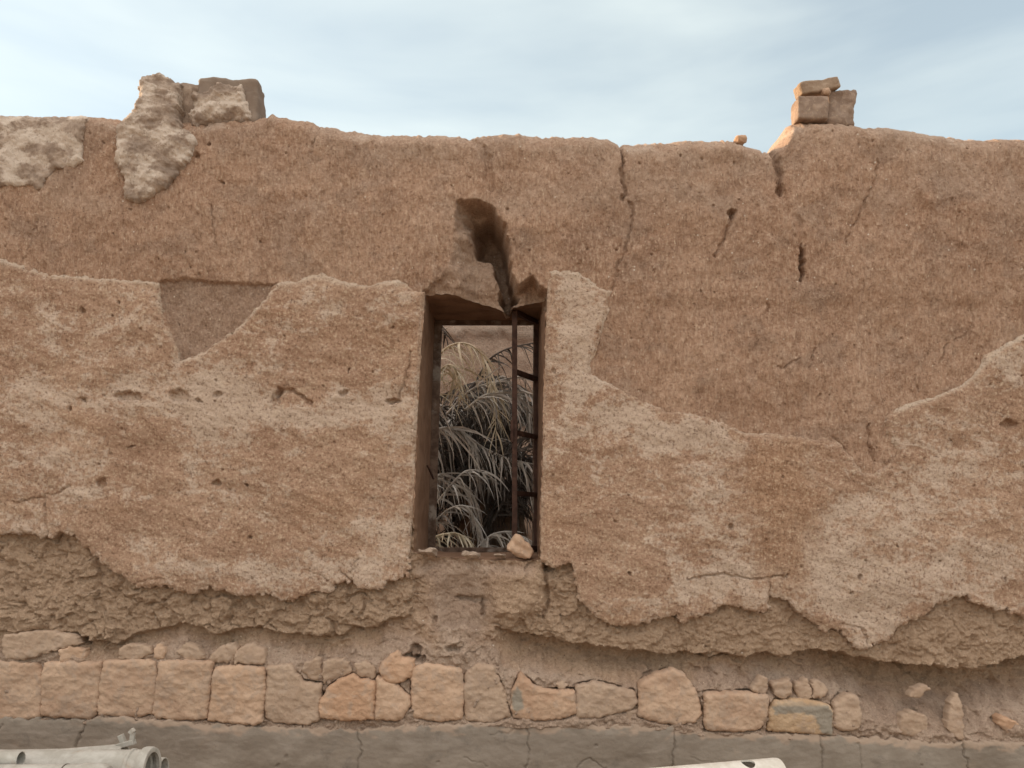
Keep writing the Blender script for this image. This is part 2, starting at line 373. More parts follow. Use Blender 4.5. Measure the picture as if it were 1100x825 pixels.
PLD = [(148, 96), (151, 82), (160, 79), (168, 76), (176, 79), (184, 84), (193, 87), (190, 107), (192, 113), (189, 124), (194, 133), (196, 140), (209, 145), (211, 156), (207, 167), (199, 182), (193, 185), (191, 191), (180, 205), (169, 209), (158, 217), (145, 219), (136, 214), (134, 202), (136, 194),
       (128, 183), (124, 172), (128, 161), (125, 147), (127, 136), (136, 129), (145, 122), (149, 106)]
PLE = [(202, 96), (218, 94), (227, 87), (234, 84), (245, 86), (256, 85), (260, 93), (262, 104), (265, 113), (268, 120), (265, 127), (256, 125), (245, 124), (236, 128), (227, 127), (216, 130), (209, 133), (204, 131), (200, 122), (199, 113), (204, 109)]
OVER = [(-2200, 690), (0, 678), (80, 680), (90, 689), (130, 690), (150, 680), (200, 670), (215, 675), (235, 683), (250, 680), (277, 672), (294, 680), (332, 685), (367, 683), (381, 676), (403, 674), (419, 665), (438, 661), (455, 668), (468, 677), (500, 672), (527, 676), (582, 684), (609, 690), (653, 697), (691, 702),
        (732, 702), (767, 706), (800, 706), (855, 704), (882, 699), (925, 707), (964, 714), (1000, 717), (1032, 721), (1073, 714), (1100, 706), (1400, 700), (3300, 700)]
CAV = [(488, 212), (515, 214), (528, 221), (540, 240), (545, 265), (548, 290), (557, 305), (572, 297), (580, 306), (588, 312), (588, 333), (452, 333), (456, 312), (472, 298), (482, 280), (488, 255)]
CAVD = [(506, 225), (530, 224), (542, 243), (548, 272), (551, 300), (558, 314), (547, 327), (538, 318), (535, 296), (529, 274), (512, 266), (506, 245)]
SOCK = [(170, 301), (200, 298), (240, 303), (296, 303), (291, 308), (285, 322), (272, 335), (258, 350), (240, 363), (222, 376), (205, 384), (193, 389), (185, 362), (172, 325)]
BLOCK = [(528, 612), (583, 606), (588, 640), (578, 662), (555, 668), (530, 664), (522, 640)]
CRACKS = [  # (points, half width px, depth m)
    ([(668, 150), (669, 175), (668, 190), (671, 205), (669, 215)], 1.5, .016), ([(675, 218), (680, 228), (676, 250), (672, 270), (664, 285), (663, 300), (658, 312)], 1.0, .008),
    ([(788, 226), (782, 245), (775, 262), (768, 276)], 1.2, .010), ([(833, 158), (838, 178), (839, 190), (838, 206)], 2.8, .03), ([(837, 200), (845, 220), (856, 240), (860, 262)], 4, .008),
    ([(942, 172), (942, 190), (930, 215), (918, 240), (908, 262)], .9, .007), ([(503, 146), (518, 160), (525, 178), (526, 200)], 4, .010), ([(228, 220), (231, 240), (232, 268)], .7, .006), ([(40, 233), (33, 255), (24, 275)], .7, .005),
    ([(876, 375), (872, 392), (868, 396)], .8, .006), ([(1045, 330), (1048, 345), (1040, 358), (1030, 365)], .7, .005), ([(1022, 368), (1015, 380), (1011, 398)], .8, .006), ([(933, 455), (935, 465), (933, 478), (938, 490), (940, 497)], 1.2, .010),
    ([(824, 325), (826, 334)], 1, .008), ([(985, 407), (990, 420)], .7, .005), ([(340, 125), (338, 150), (332, 170)], .8, .005), ([(372, 225), (368, 245), (363, 262)], .7, .004), ([(585, 606), (587, 625), (588, 648), (584, 664)], 1.6, .02),
    ([(860, 385), (842, 394), (836, 394)], .9, .007), ([(896, 470), (906, 483), (912, 497), (918, 508)], .9, .008)]
PCRACKS = [([(441, 378), (440, 395), (435, 412), (426, 430), (418, 434)], .8, .008), ([(295, 434), (297, 424), (303, 420), (314, 420), (322, 423), (334, 433)], 1.6, .014), ([(15, 541), (32, 537), (48, 533), (62, 530), (76, 522)], .7, .006),
           ([(48, 534), (48, 548), (51, 576)], .7, .006), ([(738, 623), (755, 618), (775, 616), (790, 618), (798, 621), (812, 622), (830, 620), (845, 618)], .9, .009), ([(826, 622), (825, 642)], .8, .007), ([(900, 670), (912, 673), (926, 674)], .7, .006), ([(925, 676), (929, 684), (931, 694)], .9, .008),
           ([(365, 612), (372, 620), (377, 625)], .7, .006), ([(385, 600), (379, 612), (378, 626)], .7, .005), ([(329, 612), (345, 618), (357, 627)], .6, .004), ([(142, 478), (137, 500)], .4, .002), ([(151, 624), (165, 622), (180, 621)], .6, .005)]
PITS = [  # x, y, rx, ry, depth   (holes through plaster or mud)
    (861, 284, 3.2, 21, .05), (787, 229, 5, 5, .03), (446, 700, 7, 9, .05), (451, 708, 7, 4, .05), (487, 697, 10, 3, .03), (88, 689, 6, 5, .05), (545, 224, 2, 2, .01), (506, 645, 20, 3.5, .03), (518, 654, 3, 9, .03), (466, 668, 3, 5, .02), (590, 609, 6, 6, .03),
    (211, 167, 3, 3, .02), (225, 155, 2, 2, .015), (238, 195, 2, 2, .015), (773, 705, 22, 3, .025), (760, 697, 3, 2, .015), (754, 722, 3, 2, .012), (766, 724, 4, 2.4, .012), (437, 712, 7, 12, .04)]
PPITS = [(138, 426, 13, 4.5, .014), (194, 426, 10, 6, .014), (215, 431, 3, 1.5, .010), (235, 424, 4, 2.5, .010), (300, 425, 2.5, 8, .012), (369, 422, 4, 3, .010), (423, 431, 8, 2.4, .012), (111, 519, 5, 5, .012), (233, 518, 4.5, 2.4, .012), (265, 519, 2, 1.4, .01),
         (269, 577, 1.8, 2, .01), (90, 334, 2.2, 3, .01), (130, 326, 1.5, 1.5, .008), (91, 430, 3, 1.6, .01), (76, 441, 2, 2, .01), (675, 616, 2, 2, .01), (785, 566, 4, 3, .010), (921, 621, 2, 3, .01), (959, 587, 1.5, 1.5, .008), (1085, 455, 8, 4, .012), (1075, 620, 1.5, 1.5, .008), (422, 352, 1.5, 2, .006),
         (375, 397, 1.2, 3, .008), (142, 480, 5, 1.2, .006), (595, 398, 1.5, 1.5, .006), (912, 635, 1.5, 1.5, .007), (660, 560, 1.5, 1.5, .006), (980, 330, 1.2, 1.2, .006)]
PEBB = [(797, 146)]

STONES = [  # outline, material, bulge, base
    ([(-34, 712), (0, 711), (38, 713), (46, 728), (45, 770), (20, 772), (-34, 770)], 0, .018, .004),
    ([(48, 724), (52, 712), (80, 711), (111, 712), (108, 740), (105, 765), (98, 771), (70, 770), (46, 768)], 0, .026, .008),
    ([(114, 711), (140, 709), (165, 710), (169, 718), (168, 745), (163, 765), (150, 769), (130, 768), (110, 766), (107, 760), (110, 730)], 0, .026, .006),
    ([(172, 711), (200, 710), (229, 711), (227, 735), (223, 771), (200, 772), (170, 770), (165, 765), (168, 740)], 0, .026, .008),
    ([(231, 717), (258, 715), (285, 718), (285, 740), (282, 773), (275, 777), (250, 775), (225, 773), (226, 760)], 1, .030, .010),
    ([(288, 716), (313, 714), (318, 722), (326, 732), (345, 735), (344, 772), (330, 777), (295, 775), (285, 770), (287, 745)], 3, .026, .006),
    ([(345, 752), (355, 737), (367, 729), (380, 725), (386, 729), (401, 731), (404, 735), (402, 771), (375, 772), (345, 770)], 2, .034, .012),
    ([(406, 725), (425, 734), (440, 748), (441, 758), (432, 770), (425, 773), (404, 771)], 1, .034, .012),
    ([(409, 716), (417, 706), (428, 699), (432, 707), (445, 708), (443, 725), (430, 732), (420, 733), (412, 727)], 2, .034, .012),
    ([(443, 717), (460, 713), (495, 719), (498, 740), (496, 772), (470, 774), (445, 769), (443, 755)], 1, .026, .008),
    ([(500, 725), (512, 714), (530, 716), (540, 740), (548, 768), (530, 775), (500, 773), (498, 745)], 3, .022, .002),
    ([(560, 722), (575, 737), (590, 741), (616, 741), (618, 765), (605, 770), (575, 773), (553, 770), (550, 760), (551, 742)], 'p', .030, .010),
    ([(620, 736), (640, 733), (660, 738), (680, 742), (684, 755), (675, 762), (658, 765), (645, 770), (620, 770), (617, 758)], 3, .028, .006),
    ([(687, 733), (705, 724), (722, 719), (735, 724), (748, 745), (753, 765), (746, 775), (725, 777), (700, 773), (686, 768)], 0, .030, .008),
    ([(756, 744), (790, 744), (823, 746), (822, 770), (815, 782), (800, 784), (757, 783)], 0, .032, .012),
    ([(825, 762), (832, 753), (860, 751), (885, 755), (892, 762), (891, 788), (860, 786), (825, 784)], 's', .030, .012),
    ([(895, 755), (910, 745), (919, 749), (923, 765), (922, 782), (905, 784), (894, 778)], 3, .030, .006)]
SMALL = [
    ([(807, 743), (811, 734), (818, 725), (825, 731), (823, 746)], 3), ([(829, 733), (845, 730), (849, 726), (851, 745), (840, 751), (832, 748)], 0), ([(854, 735), (866, 728), (872, 740), (869, 753), (856, 749)], 3),
    ([(872, 733), (880, 730), (891, 741), (883, 750), (872, 749)], 0), ([(127, 696), (140, 692), (160, 694), (164, 702), (150, 709), (129, 708)], 0), ([(64, 697), (80, 694), (92, 698), (91, 710), (65, 711)], 1), ([(2, 682), (45, 677), (80, 682), (86, 693), (60, 698), (30, 708), (5, 708)], 3),
    ([(225, 707), (232, 697), (250, 690), (257, 697), (250, 712), (228, 711)], 3), ([(252, 712), (255, 698), (268, 690), (284, 697), (285, 715), (262, 713)], 0), ([(347, 711), (358, 707), (375, 709), (379, 722), (365, 728), (346, 734)], 0), ([(323, 721), (330, 710), (345, 706), (347, 729), (336, 731)], 3),
    ([(1072, 770), (1078, 768), (1098, 779), (1088, 789), (1075, 783)], 2), ([(978, 742), (993, 735), (999, 740), (987, 749), (978, 749)], 3), ([(1022, 750), (1030, 744), (1035, 765), (1034, 796), (1022, 790), (1016, 780)], 3), ([(671, 763), (686, 761), (686, 776), (674, 778)], 3),
    ([(380, 713), (392, 709), (405, 717), (403, 729), (386, 727)], 3), ([(536, 735), (549, 728), (553, 741), (548, 758), (541, 748)], 3), ([(165, 697), (172, 691), (178, 697), (175, 708), (166, 708)], 1), ([(966, 770), (978, 763), (994, 768), (996, 786), (980, 792), (965, 786)], 3), ([(596, 735), (604, 731), (611, 736), (604, 742)], 3),
    ([(189, 702), (199, 690), (212, 694), (222, 708), (205, 710)], 3)]
JOINTS = [np.array(q[0], float) for q in STONES]
PLT = [(-2200, 772), (0, 771), (40, 771), (95, 773), (110, 768), (160, 772), (225, 776), (280, 779), (340, 781), (385, 783), (440, 778), (500, 777), (560, 776), (600, 777), (640, 778), (680, 778), (720, 780), (760, 787), (825, 788), (890, 789), (940, 792), (985, 795), (1020, 796), (1100, 796), (3300, 800)]
def topline(x):
    T = np.array(TOP, float); v = np.interp(x, T[:, 0], T[:, 1]).astype(np.float32)
    return v - 3.2 + 1.1 * fbm(x, x * 0, 14, 1, 3, 301) + .8 * np.maximum(vn(x / 5, x * 0 + 3.3, 88) - .25, 0) * -4
def loc(x, y, cx, cy, rx, ry):                          # 1 at the middle of an ellipse, 0 at its rim
    return np.clip(1 - np.sqrt(((x - cx) / rx) ** 2 + ((y - cy) / ry) ** 2), 0, 1)
def undul(x, y): return .013 * fbm(x, y, 230, 170, 3, 11) + .013 * fbm(x, y, 75, 110, 3, 27) + .006 * fbm(x, y, 44, 40, 2, 25)
def carve(h, x, y, cracks, pits, seed):
    jx = x + 2.2 * fbm(x, y, 9, 9, 2, seed); jy = y + 2.2 * fbm(x, y, 9, 9, 2, seed + 3)
    for pts, hw, dep in cracks:
        P = np.array(pts); a, b = P.min(0) - 12, P.max(0) + 12
        m = (x > a[0]) & (x < b[0]) & (y > a[1]) & (y < b[1])
        if not m.any(): continue
        d = pline(pts, jx[m], jy[m]); ww = hw * (1 + .6 * vn(x[m] / 13, y[m] / 13, seed + 8))
        h[m] -= dep * 1.3 * (1 - sstep(ww * .4, ww * 1.5 + .5, d))
    for cx, cy, rx, ry, dep in pits:
        m = (np.abs(x - cx) < rx * 2 + 8) & (np.abs(y - cy) < ry * 2 + 8)
        if not m.any(): continue
        d = np.sqrt(((jx[m] - cx) / rx) ** 2 + ((jy[m] - cy) / ry) ** 2)
        h[m] -= dep * (1 - sstep(.65, 1.15, d))
    return h
def over_line(x): 
    O = np.array(OVER, float); return np.interp(x, O[:, 0], O[:, 1]).astype(np.float32) + 4.0 * fbm(x, x * 0, 26, 1, 4, 55) + 1.4 * fbm(x, x * 0, 8, 1, 3, 56) 
def chan(x, y): return np.clip(1.25 * np.exp(-((x - 492 + (y - 640) * -.05) / 30) ** 2 - ((y - 650) / 52) ** 2), 0, 1)
def core_h(x, y, fine=True):
    tl = topline(x); dt = y - tl
    h = undul(x, y)
    g = .0042 * fbm(x, y, 4.5, 14, 3, 21) + .0050 * fbm(x, y, 11, 18, 3, 23) + .004 * fbm(x, y, 14, 90, 3, 28) - .006
    f1, f2, idv = worley(x / 21, y / 21, 31)
    pit = (idv > .74) * (1 - sstep(.02, .085, f1 / (.08 + 4.0 * (idv - .74))))
    f1b, _, idb = worley(x / 11 + 4.4, y / 11, 37)
    lump = (idb > .74) * (1 - sstep(.0, .17, f1b))
    up = h + g - .011 * pit + .004 * lump
    up -= .007 * sstep(318, 330, y) * (1 - sstep(300, 470, y)) * sstep(640, 680, x)       # courses of rammed mud
    up += .008 * np.exp(-((y - 235) / 60.) ** 2)
    r = np.clip(1 - dt / 20, 0, 1); up -= .055 * r ** 2.2
    sk = sdf(SOCK, x, y); up -= .018 * sstep(-1, 2, sk + 1.5 * fbm(x, y, 7, 7, 2, 71))
    # lower, crumbling courses
    Lz = sstep(545, 575, y)
    wx, wy = x + 7 * fbm(x, y, 20, 20, 2, 41), y + 7 * fbm(x, y, 20, 20, 2, 43)
    c1, c2, ci = worley(wx / 25, wy / 20, 45); k1, k2, ki = worley(wx / 11, wy / 9, 47)
    sm = np.clip(chan(x, y) * 1.3 + sdf(BLOCK, x, y).clip(0, 10) / 14, 0, 1)
    rough_x = .30 + .70 * (1 - sstep(520, 700, x))                                   # left is more clodded than right
    br = sstep(-.2, .5, fbm(x, y, 40, 30, 3, 49)); clod = (.024 * (ci - .5) + br * (.010 * sstep(.0, .3, c2 - c1) - .008)) + (.011 * (ki - .5) + .004 * br * sstep(0, .25, k2 - k1)) - .012 * np.abs(fbm(wx, wy, 24, 22, 4, 50)) ; gran = .009 * fbm(wx, wy, 12, 12, 4, 48) - .008 * np.abs(fbm(wx, wy, 19, 22, 4, 44)) + .004 * fbm(x, y, 4, 4, 2, 42)
    lo = h - .018 + (clod * rough_x + gran) * (1 - sm) + .012 * fbm(x, y, 34, 34, 4, 51) + .0045 * fbm(x, y, 7, 5, 3, 53) - .007 * pit
    lo += .004 * sstep(575, 690, y)                                                   # leans out above the eroded strip
    lo += .030 * sstep(-2, 10, sdf(BLOCK, x, y) + 3 * fbm(x, y, 14, 14, 3, 61))
    lo -= .075 * chan(x, y)
    lo -= .02 * np.exp(-((y - 604) / 10.) ** 2) * sstep(440, 450, x) * (1 - sstep(570, 580, x))
    yo = over_line(x); t = y - yo
    dep = np.interp(x, [-2200, 0, 90, 150, 330, 400, 440, 470, 530, 560, 690, 780, 850, 950, 1100, 3300], [.05, .03, .06, .06, .075, .07, .05, .006, .03, .13, .13, .08, .11, .21, .20, .12]).astype(np.float32)
    rec = np.interp(x, [-2200, 0, 300, 560, 760, 850, 1000, 1100, 3300], [22, 16, 26, 36, 30, 42, 54, 54, 44]).astype(np.float32)
    mort = h - .004 + .010 * fbm(x, y, 34, 26, 4, 57) + .0035 * fbm(x, y, 8, 8, 3, 59) + .006 * lump
    q1, q2, qi = worley(wx / 34, wy / 26, 46); rb = sstep(860, 930, x); m1, _, mi_ = worley(wx / 13 + 9, wy / 11, 62); mort += .012 * (mi_ > .62) * (1 - sstep(.05, .42, m1)) * (.6 + .6 * mi_) + .012 * np.abs(fbm(x, y, 15, 12, 3, 64))
    mort += .012 * sstep(700, 770, y) + rb * (.034 * (qi - .5) * sstep(0, .25, q2 - q1) + .014 * fbm(x, y, 16, 14, 3, 58)) + .010 * (1 - rb) * (ki - .5)
    low2 = mort - dep * (1 - sstep(.35 * rec, 1.4 * rec, t))
    ov = sstep(-1.2, 1.6, t)
    lo = lo * (1 - ov) + low2 * ov
    H = up * (1 - Lz) + lo * Lz
    T_ = np.array(PLT, float); H -= .06 * sstep(3, 9, y - np.interp(x, T_[:, 0], T_[:, 1]).astype(np.float32))
    for Pst in JOINTS:
        a = np.min(Pst, 0) - 7; b = np.max(Pst, 0) + 7
        m = (x > a[0]) & (x < b[0]) & (y > a[1]) & (y < b[1])
        if m.any(): H[m] -= .030 * sstep(-2.6, -1.2, sdf(Pst, x[m], y[m])) * sstep(718, 732, y[m]) * sstep(-.5, .1, fbm(x[m], y[m], 18, 18, 3, 69))
    # broken recess over the window
    ca = sdf(CAV, x, y) + 3.0 * fbm(x, y, 16, 16, 3, 63); inn = sstep(-1, 3, ca)
    right = sstep(480, 514, x + 8 * fbm(x, y, 30, 30, 3, 68))
    H -= inn * (.002 + .15 * right * (1 - .45 * sstep(250, 310, y)) + .035 * sstep(285, 318, y))
    H -= .20 * sstep(-2, 4, sdf(CAVD, x, y) + 3.5 * fbm(x, y, 14, 14, 3, 65)) * sstep(498, 522, x + 6 * fbm(x, y, 20, 20, 3, 66))
    H += .010 * inn * fbm(x, y, 18, 14, 4, 67)
    return carve(H, x, y, CRACKS, PITS, 81)
def core_zone(x, y):
    yo = over_line(x); t = y - yo
    ch = np.clip(chan(x, y) * 1.6 + .7 * np.exp(-((y - 612) / 9.) ** 2) * sstep(440, 450, x) * (1 - sstep(570, 580, x)), 0, 1)
    n1 = fbm(x, y, 40, 26, 4, 91)
    rc = sstep(520, 560, x) * (1 - sstep(720, 760, x)) + sstep(850, 900, x); mort = sstep(4 + 16 * rc, 26 + 16 * rc, t + 9 * n1)  # brown mud kept under the deep overhang, painting in its shade
    lilac = np.maximum(mort * .95, ch * .9)
    upl = .55 * sstep(-.1, .7, fbm(x, y, 120, 60, 3, 93)) * (1 - sstep(200, 300, y)) + .5 * (1 - sstep(8, 60, y - topline(x))) * sstep(280, 420, x)
    lilac = np.maximum(lilac, upl * .7)
    old = .95 * sstep(-1, 3, sdf(SOCK, x, y)) + .55 * sstep(.2, .6, fbm(x, y, 70, 40, 4, 97)) * (1 - sstep(500, 560, y)) * (1 - sstep(.3, .9, lilac)) + .5 * sstep(-3, 8, sdf(CAV, x, y)) * sstep(490, 520, x)  # old greyer mud; last term paints shade into the recess over the window
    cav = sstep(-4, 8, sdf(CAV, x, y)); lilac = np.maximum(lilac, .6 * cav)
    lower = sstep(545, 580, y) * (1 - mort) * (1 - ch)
    pale = .75 * sstep(.25, .8, fbm(x, y, 60, 30, 4, 95)) * (1 - sstep(4, 24, y - topline(x))) * 1.0
    return np.stack([lilac, lower, np.clip(pale, 0, 1), 1 - np.clip(old, 0, 1)], -1)

# ---- core mesh
xs = np.concatenate([np.arange(-2200, -420, 22), np.arange(-420, -16, 5), np.arange(-16, 1116, 1.0), np.arange(1116, 1500, 5), np.arange(1500, 3300, 22)]).astype(np.float32)
rows = np.concatenate([np.arange(0, 680, 1.0), np.arange(680, 846, 4)]).astype(np.float32)     # rows below the crest at base level 115
Y0 = 115.0
x, r0 = np.meshgrid(xs, rows)
tl = topline(xs)[None, :]
wgt = 1 - sstep(0, 150, r0)
y = (Y0 + r0) + (tl - Y0) * wgt
r_in = sdf(HOLE, x, y) + 1.0 * fbm(x, y, 8, 8, 2, 5)
dA = [sdf(P, x, y) for P in (PLA, PLB)]
c4 = lambda a: (a[:-1, :-1] + a[1:, :-1] + a[:-1, 1:] + a[1:, 1:]) / 4
keep = (c4(r_in) < 0)
snapx, snapy = snap(x, y, -r_in, keep, 1.0)
near = np.abs(r_in) < 4
x = np.where(near, snapx, x); y = np.where(near, snapy, y)
for dd in dA: keep &= ~(c4(dd) > 12)
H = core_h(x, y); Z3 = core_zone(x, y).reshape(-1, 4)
V = np.stack([wX(x).ravel(), -H.ravel(), wZ(y).ravel()], -1); n0 = len(V)
F = [grid_faces(keep)]
# crest: from the front rim back over the wall's thickness, then down its rear face
THICK = .46
prof = [(.02, .012), (.06, .022), (.12, .03), (.2, .032), (.28, .03), (.36, .022), (.42, .008), (THICK, -.03)]
vv = [V]; base = n0; prev = np.arange(len(xs)); zz = [Z3]
for yy, up in prof:
    zt = wZ(tl[0]) * 1.0 + up * .8 + .012 * fbm(wX(xs) * 9, xs * 0 + yy * 9, 1, 1, 4, 131) * min(1, yy / .06)
    vv.append(np.stack([wX(xs), np.full_like(xs, yy) + np.maximum(0, -H[0]) * (1 - yy / THICK), zt], -1)); zz.append(np.tile([.5, 0, .35, 1], (len(xs), 1)))
    cur = base + np.arange(len(xs)); base += len(xs)
    F.append(np.stack([cur[:-1], prev[:-1], prev[1:], cur[1:]], -1)); prev = cur
V = np.concatenate(vv); Z3 = np.concatenate(zz)
V, F, at = compact(V, np.concatenate(F), {'zone': Z3})
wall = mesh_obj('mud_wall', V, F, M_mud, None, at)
tag(wall, 'old brown mud brick wall with peeling plaster, a window opening and a stone footing', 'wall')
# rear face (with the window gap) and ends
def quadmesh(name, quads, mat, parent):
    V = [p for q in quads for p in q]; F = np.arange(len(V)).reshape(-1, 4)
    return mesh_obj(name, np.array(V), F, mat, parent, {'zone': np.zeros((len(V), 3))}, False)
BL, BR, BB, BT = -.41, .135, 1.452, 2.575
xa, xb, zb = wX(-2200), wX(3278), 3.27
yb = THICK
quadmesh('rear_face', [[(a, yb, c), (b, yb, c), (b, yb, d), (a, yb, d)] for a, b, c, d in
         ((xa, BL, -.05, zb), (BR, xb, -.05, zb), (BL, BR, -.05, BB), (BL, BR, BT, zb))], M_mud, wall)

# ---- plaster coats
def edge_rough(d, a=.008): return -a * np.exp(-(d / 2.2) ** 2)
def plaster_h(x, y, d, thick=.013):
    th = .0075 + thick * sstep(500, 620, y) + .004 * fbm(x, y, 60, 50, 3, 201)
    tro = .0052 * fbm(x + y * .55, y - x * .4, 34, 15, 4, 203) + .0016 * fbm(x, y, 5, 5, 3, 205)
    sw = .005 * np.abs(fbm(x * .9 - y * .5, y, 95, 60, 3, 207))
    h = undul(x, y) + th + tro + sw + edge_rough(d, .006)
    h -= .007 * np.exp(-(d / (2 + 5 * np.abs(fbm(x, y, 30, 30, 2, 209)))) ** 2) * (1 - sstep(520, 600, y))
    f1, _, idv = worley(x / 30, y / 30, 211); h -= .010 * (idv > .80) * (1 - sstep(.02, .06, f1))
    return carve(h, x, y, PCRACKS, [(a, b, c * 1.1, d_ * 1.15, e * 1.9) for a, b, c, d_, e in PPITS], 85)
SALT = [  # x, y, rx, ry, tilt deg, weight : where the whitish salt bloom lies
    (330, 440, 130, 34, 0, .55), (120, 425, 120, 26, 4, .42), (40, 470, 70, 40, 30, .35), (215, 470, 22, 75, 4, .55), (240, 420, 45, 30, 0, .45), (300, 615, 130, 22, 0, .55), (405, 585, 40, 40, 0, .40), (175, 600, 40, 20, 20, .35), (100, 515, 50, 26, 0, .38),
    (260, 540, 50, 30, -20, .3), (420, 330, 40, 20, 0, .35), (320, 330, 60, 22, 0, .25), (25, 560, 50, 22, 0, .35), (55, 350, 14, 40, -40, .35), (110, 340, 60, 24, 0, .2), (430, 500, 20, 70, 0, .2), (150, 350, 30, 60, 10, .1), (410, 440, 40, 40, 0, .35),
    (625, 350, 26, 62, 0, .75), (610, 420, 24, 50, 0, .42), (690, 452, 60, 24, 25, .55), (740, 470, 60, 22, 10, .62), (650, 470, 40, 30, -30, .3), (775, 620, 70, 34, 0, .62), (700, 560, 60, 26, -20, .18), (880, 590, 40, 60, 20, .48), (910, 660, 50, 26, 20, .50), (960, 560, 70, 40, -10, .40),
    (1030, 500, 60, 40, -20, .35), (1085, 385, 26, 20, -30, .6), (1060, 600, 60, 40, 0, .36), (990, 620, 60, 30, 0, .42), (940, 640, 50, 30, 0, .3), (770, 530, 26, 60, 0, .30), (670, 640, 60, 24, 0, .2), (1000, 470, 40, 16, -20, .25)]
DULL = [(240, 590, 70, 40, 0, .35), (150, 480, 60, 40, 0, .3), (630, 590, 70, 50, 0, .3), (560 + 130, 610, 50, 30, 0, .25), (120, 560, 60, 30, 0, .25), (360, 500, 60, 40, 0, .3), (380, 400, 60, 14, 0, .4), (1050, 560, 60, 20, 0, .2)]
def blobs(L_, x, y):
    s = np.zeros_like(x); jx = x + 22 * fbm(x, y, 50, 50, 3, 221); jy = y + 22 * fbm(x, y, 50, 50, 3, 223)
    for cx, cy, rx, ry, a, wt in L_:
        c, s_ = math.cos(R(a)), math.sin(R(a)); u = ((jx - cx) * c + (jy - cy) * s_) / rx; v = (-(jx - cx) * s_ + (jy - cy) * c) / ry
        s += wt * np.exp(-(u * u + v * v))
    return s
def plaster_zone(x, y, d):
    ve = 1 - 2.4 * np.abs(fbm(x + 14 * fbm(x, y, 40, 40, 2, 243), y, 74, 38, 4, 245)); salt = .04 + 1.1 * blobs(SALT, x, y) - blobs(DULL, x, y) + .30 * sstep(.45, 1, ve) + .22 * fbm(x, y, 46, 20, 4, 235)
    salt += .16 * ((x < 0) | (x > 1100))
    wash = sstep(-22, 30, sdf([(802, 468), (868, 472), (884, 500), (880, 560), (866, 622), (846, 640), (818, 612), (800, 560), (790, 510)], x, y) + 16 * fbm(x, y, 26, 40, 4, 225))
    wash = np.maximum(wash, .6 * sstep(.15, .6, fbm(x, y, 130, 80, 3, 227)) * (1 - sstep(.1, .4, salt)))
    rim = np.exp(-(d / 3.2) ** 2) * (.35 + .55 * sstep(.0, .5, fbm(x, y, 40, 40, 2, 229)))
    rim *= (1 - .55 * sstep(540, 600, y))  # worn rim, paler on upper edges where sky light is painted in
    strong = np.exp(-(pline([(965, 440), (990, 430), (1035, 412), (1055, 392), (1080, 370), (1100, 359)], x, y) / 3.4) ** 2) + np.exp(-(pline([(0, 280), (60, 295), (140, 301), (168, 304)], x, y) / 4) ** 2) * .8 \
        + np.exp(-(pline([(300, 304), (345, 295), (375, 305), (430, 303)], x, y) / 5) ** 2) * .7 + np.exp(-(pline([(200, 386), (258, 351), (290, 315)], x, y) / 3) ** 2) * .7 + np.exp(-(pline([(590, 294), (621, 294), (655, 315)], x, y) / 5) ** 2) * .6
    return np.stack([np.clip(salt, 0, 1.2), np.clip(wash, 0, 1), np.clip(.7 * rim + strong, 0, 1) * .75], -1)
def ax(lo, hi):
    a = [np.arange(lo, min(hi, -20), 20)] if lo < -20 else []
    a.append(np.arange(max(lo, -20), min(hi, 1120), 1.0))
    if hi > 1120: a.append(np.arange(1120, hi, 20))
    return np.concatenate(a)
back = lambda x, y: core_h(x, y) - .03
for P, sd_ in ((PLA, 3), (PLB, 7)):
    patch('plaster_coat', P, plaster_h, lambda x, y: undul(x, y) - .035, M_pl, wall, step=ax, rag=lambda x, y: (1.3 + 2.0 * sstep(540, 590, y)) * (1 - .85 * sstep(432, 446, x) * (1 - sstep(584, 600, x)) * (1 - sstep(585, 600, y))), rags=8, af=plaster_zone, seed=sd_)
def grey_h(amp):
    def f(x, y, d):
        r = np.clip(1 - (y - topline(x)) / 20, 0, 1)
        return undul(x, y) - .05 * r ** 2.2 + .010 + .7 * amp * fbm(x, y, 26, 20, 4, 231) + .003 * fbm(x, y, 6, 6, 3, 233) + edge_rough(d, .008)
    return f
def grey_zone(x, y, d):
    k = fbm(x, y, 34, 20, 4, 241); return np.stack([np.clip(.30 + .9 * k, 0, 1), np.clip(-.15 - .8 * k, 0, .4), .25 * sstep(0, .6, k)], -1)
def grey_plaster_material():
    m, t, b = new_mat('grey_plaster'); n = N(t); z = n.zone()
    mid = n.noise(22, 6, .65, .5); fine = n.noise(120, 4, .7)
    c = n.mix(n.step(mid, .4, .62), (.27, .20, .155), (.42, .325, .26))
    c = n.mix(n.step(n.math('ADD', z[0], n.math('MULTIPLY_ADD', fine, .8, -.4)), .2, .7, 0, .9), c, (.57, .475, .40))
    c = n.mix(n.step(fine, .45, .30, 0, .6), c, (.16, .11, .085))
    c = n.mix(z[1], c, (.20, .15, .12))
    n.out(b, c, n.bump(mid, .7, .012, n.bump(fine, .6, .006))); return m
M_gp = grey_plaster_material()
patch('grey_plaster_patch', PLC, grey_h(.010), lambda x, y: undul(x, y) - .07, M_gp, wall, step=ax, rag=2.2, rags=9, af=grey_zone, seed=13)
def stub_h(x, y, d):
    bul = .020 * (1 - np.exp(-d / 2.)); return .012 + bul + .010 * fbm(x, y, 34, 26, 4, 251) + .005 * np.round(3 * fbm(x, y, 22, 16, 3, 252)) / 2 + .004 * fbm(x, y, 6, 6, 3, 253) - .03 * sstep(125, 85, y)
o = patch('parapet_stub', PLD, stub_h, lambda x, y: -.05 - .17 * (1 - sstep(118, 150, y)), M_gp, wall, step=1.0, rag=1.7, rags=7, af=grey_zone, seed=17)
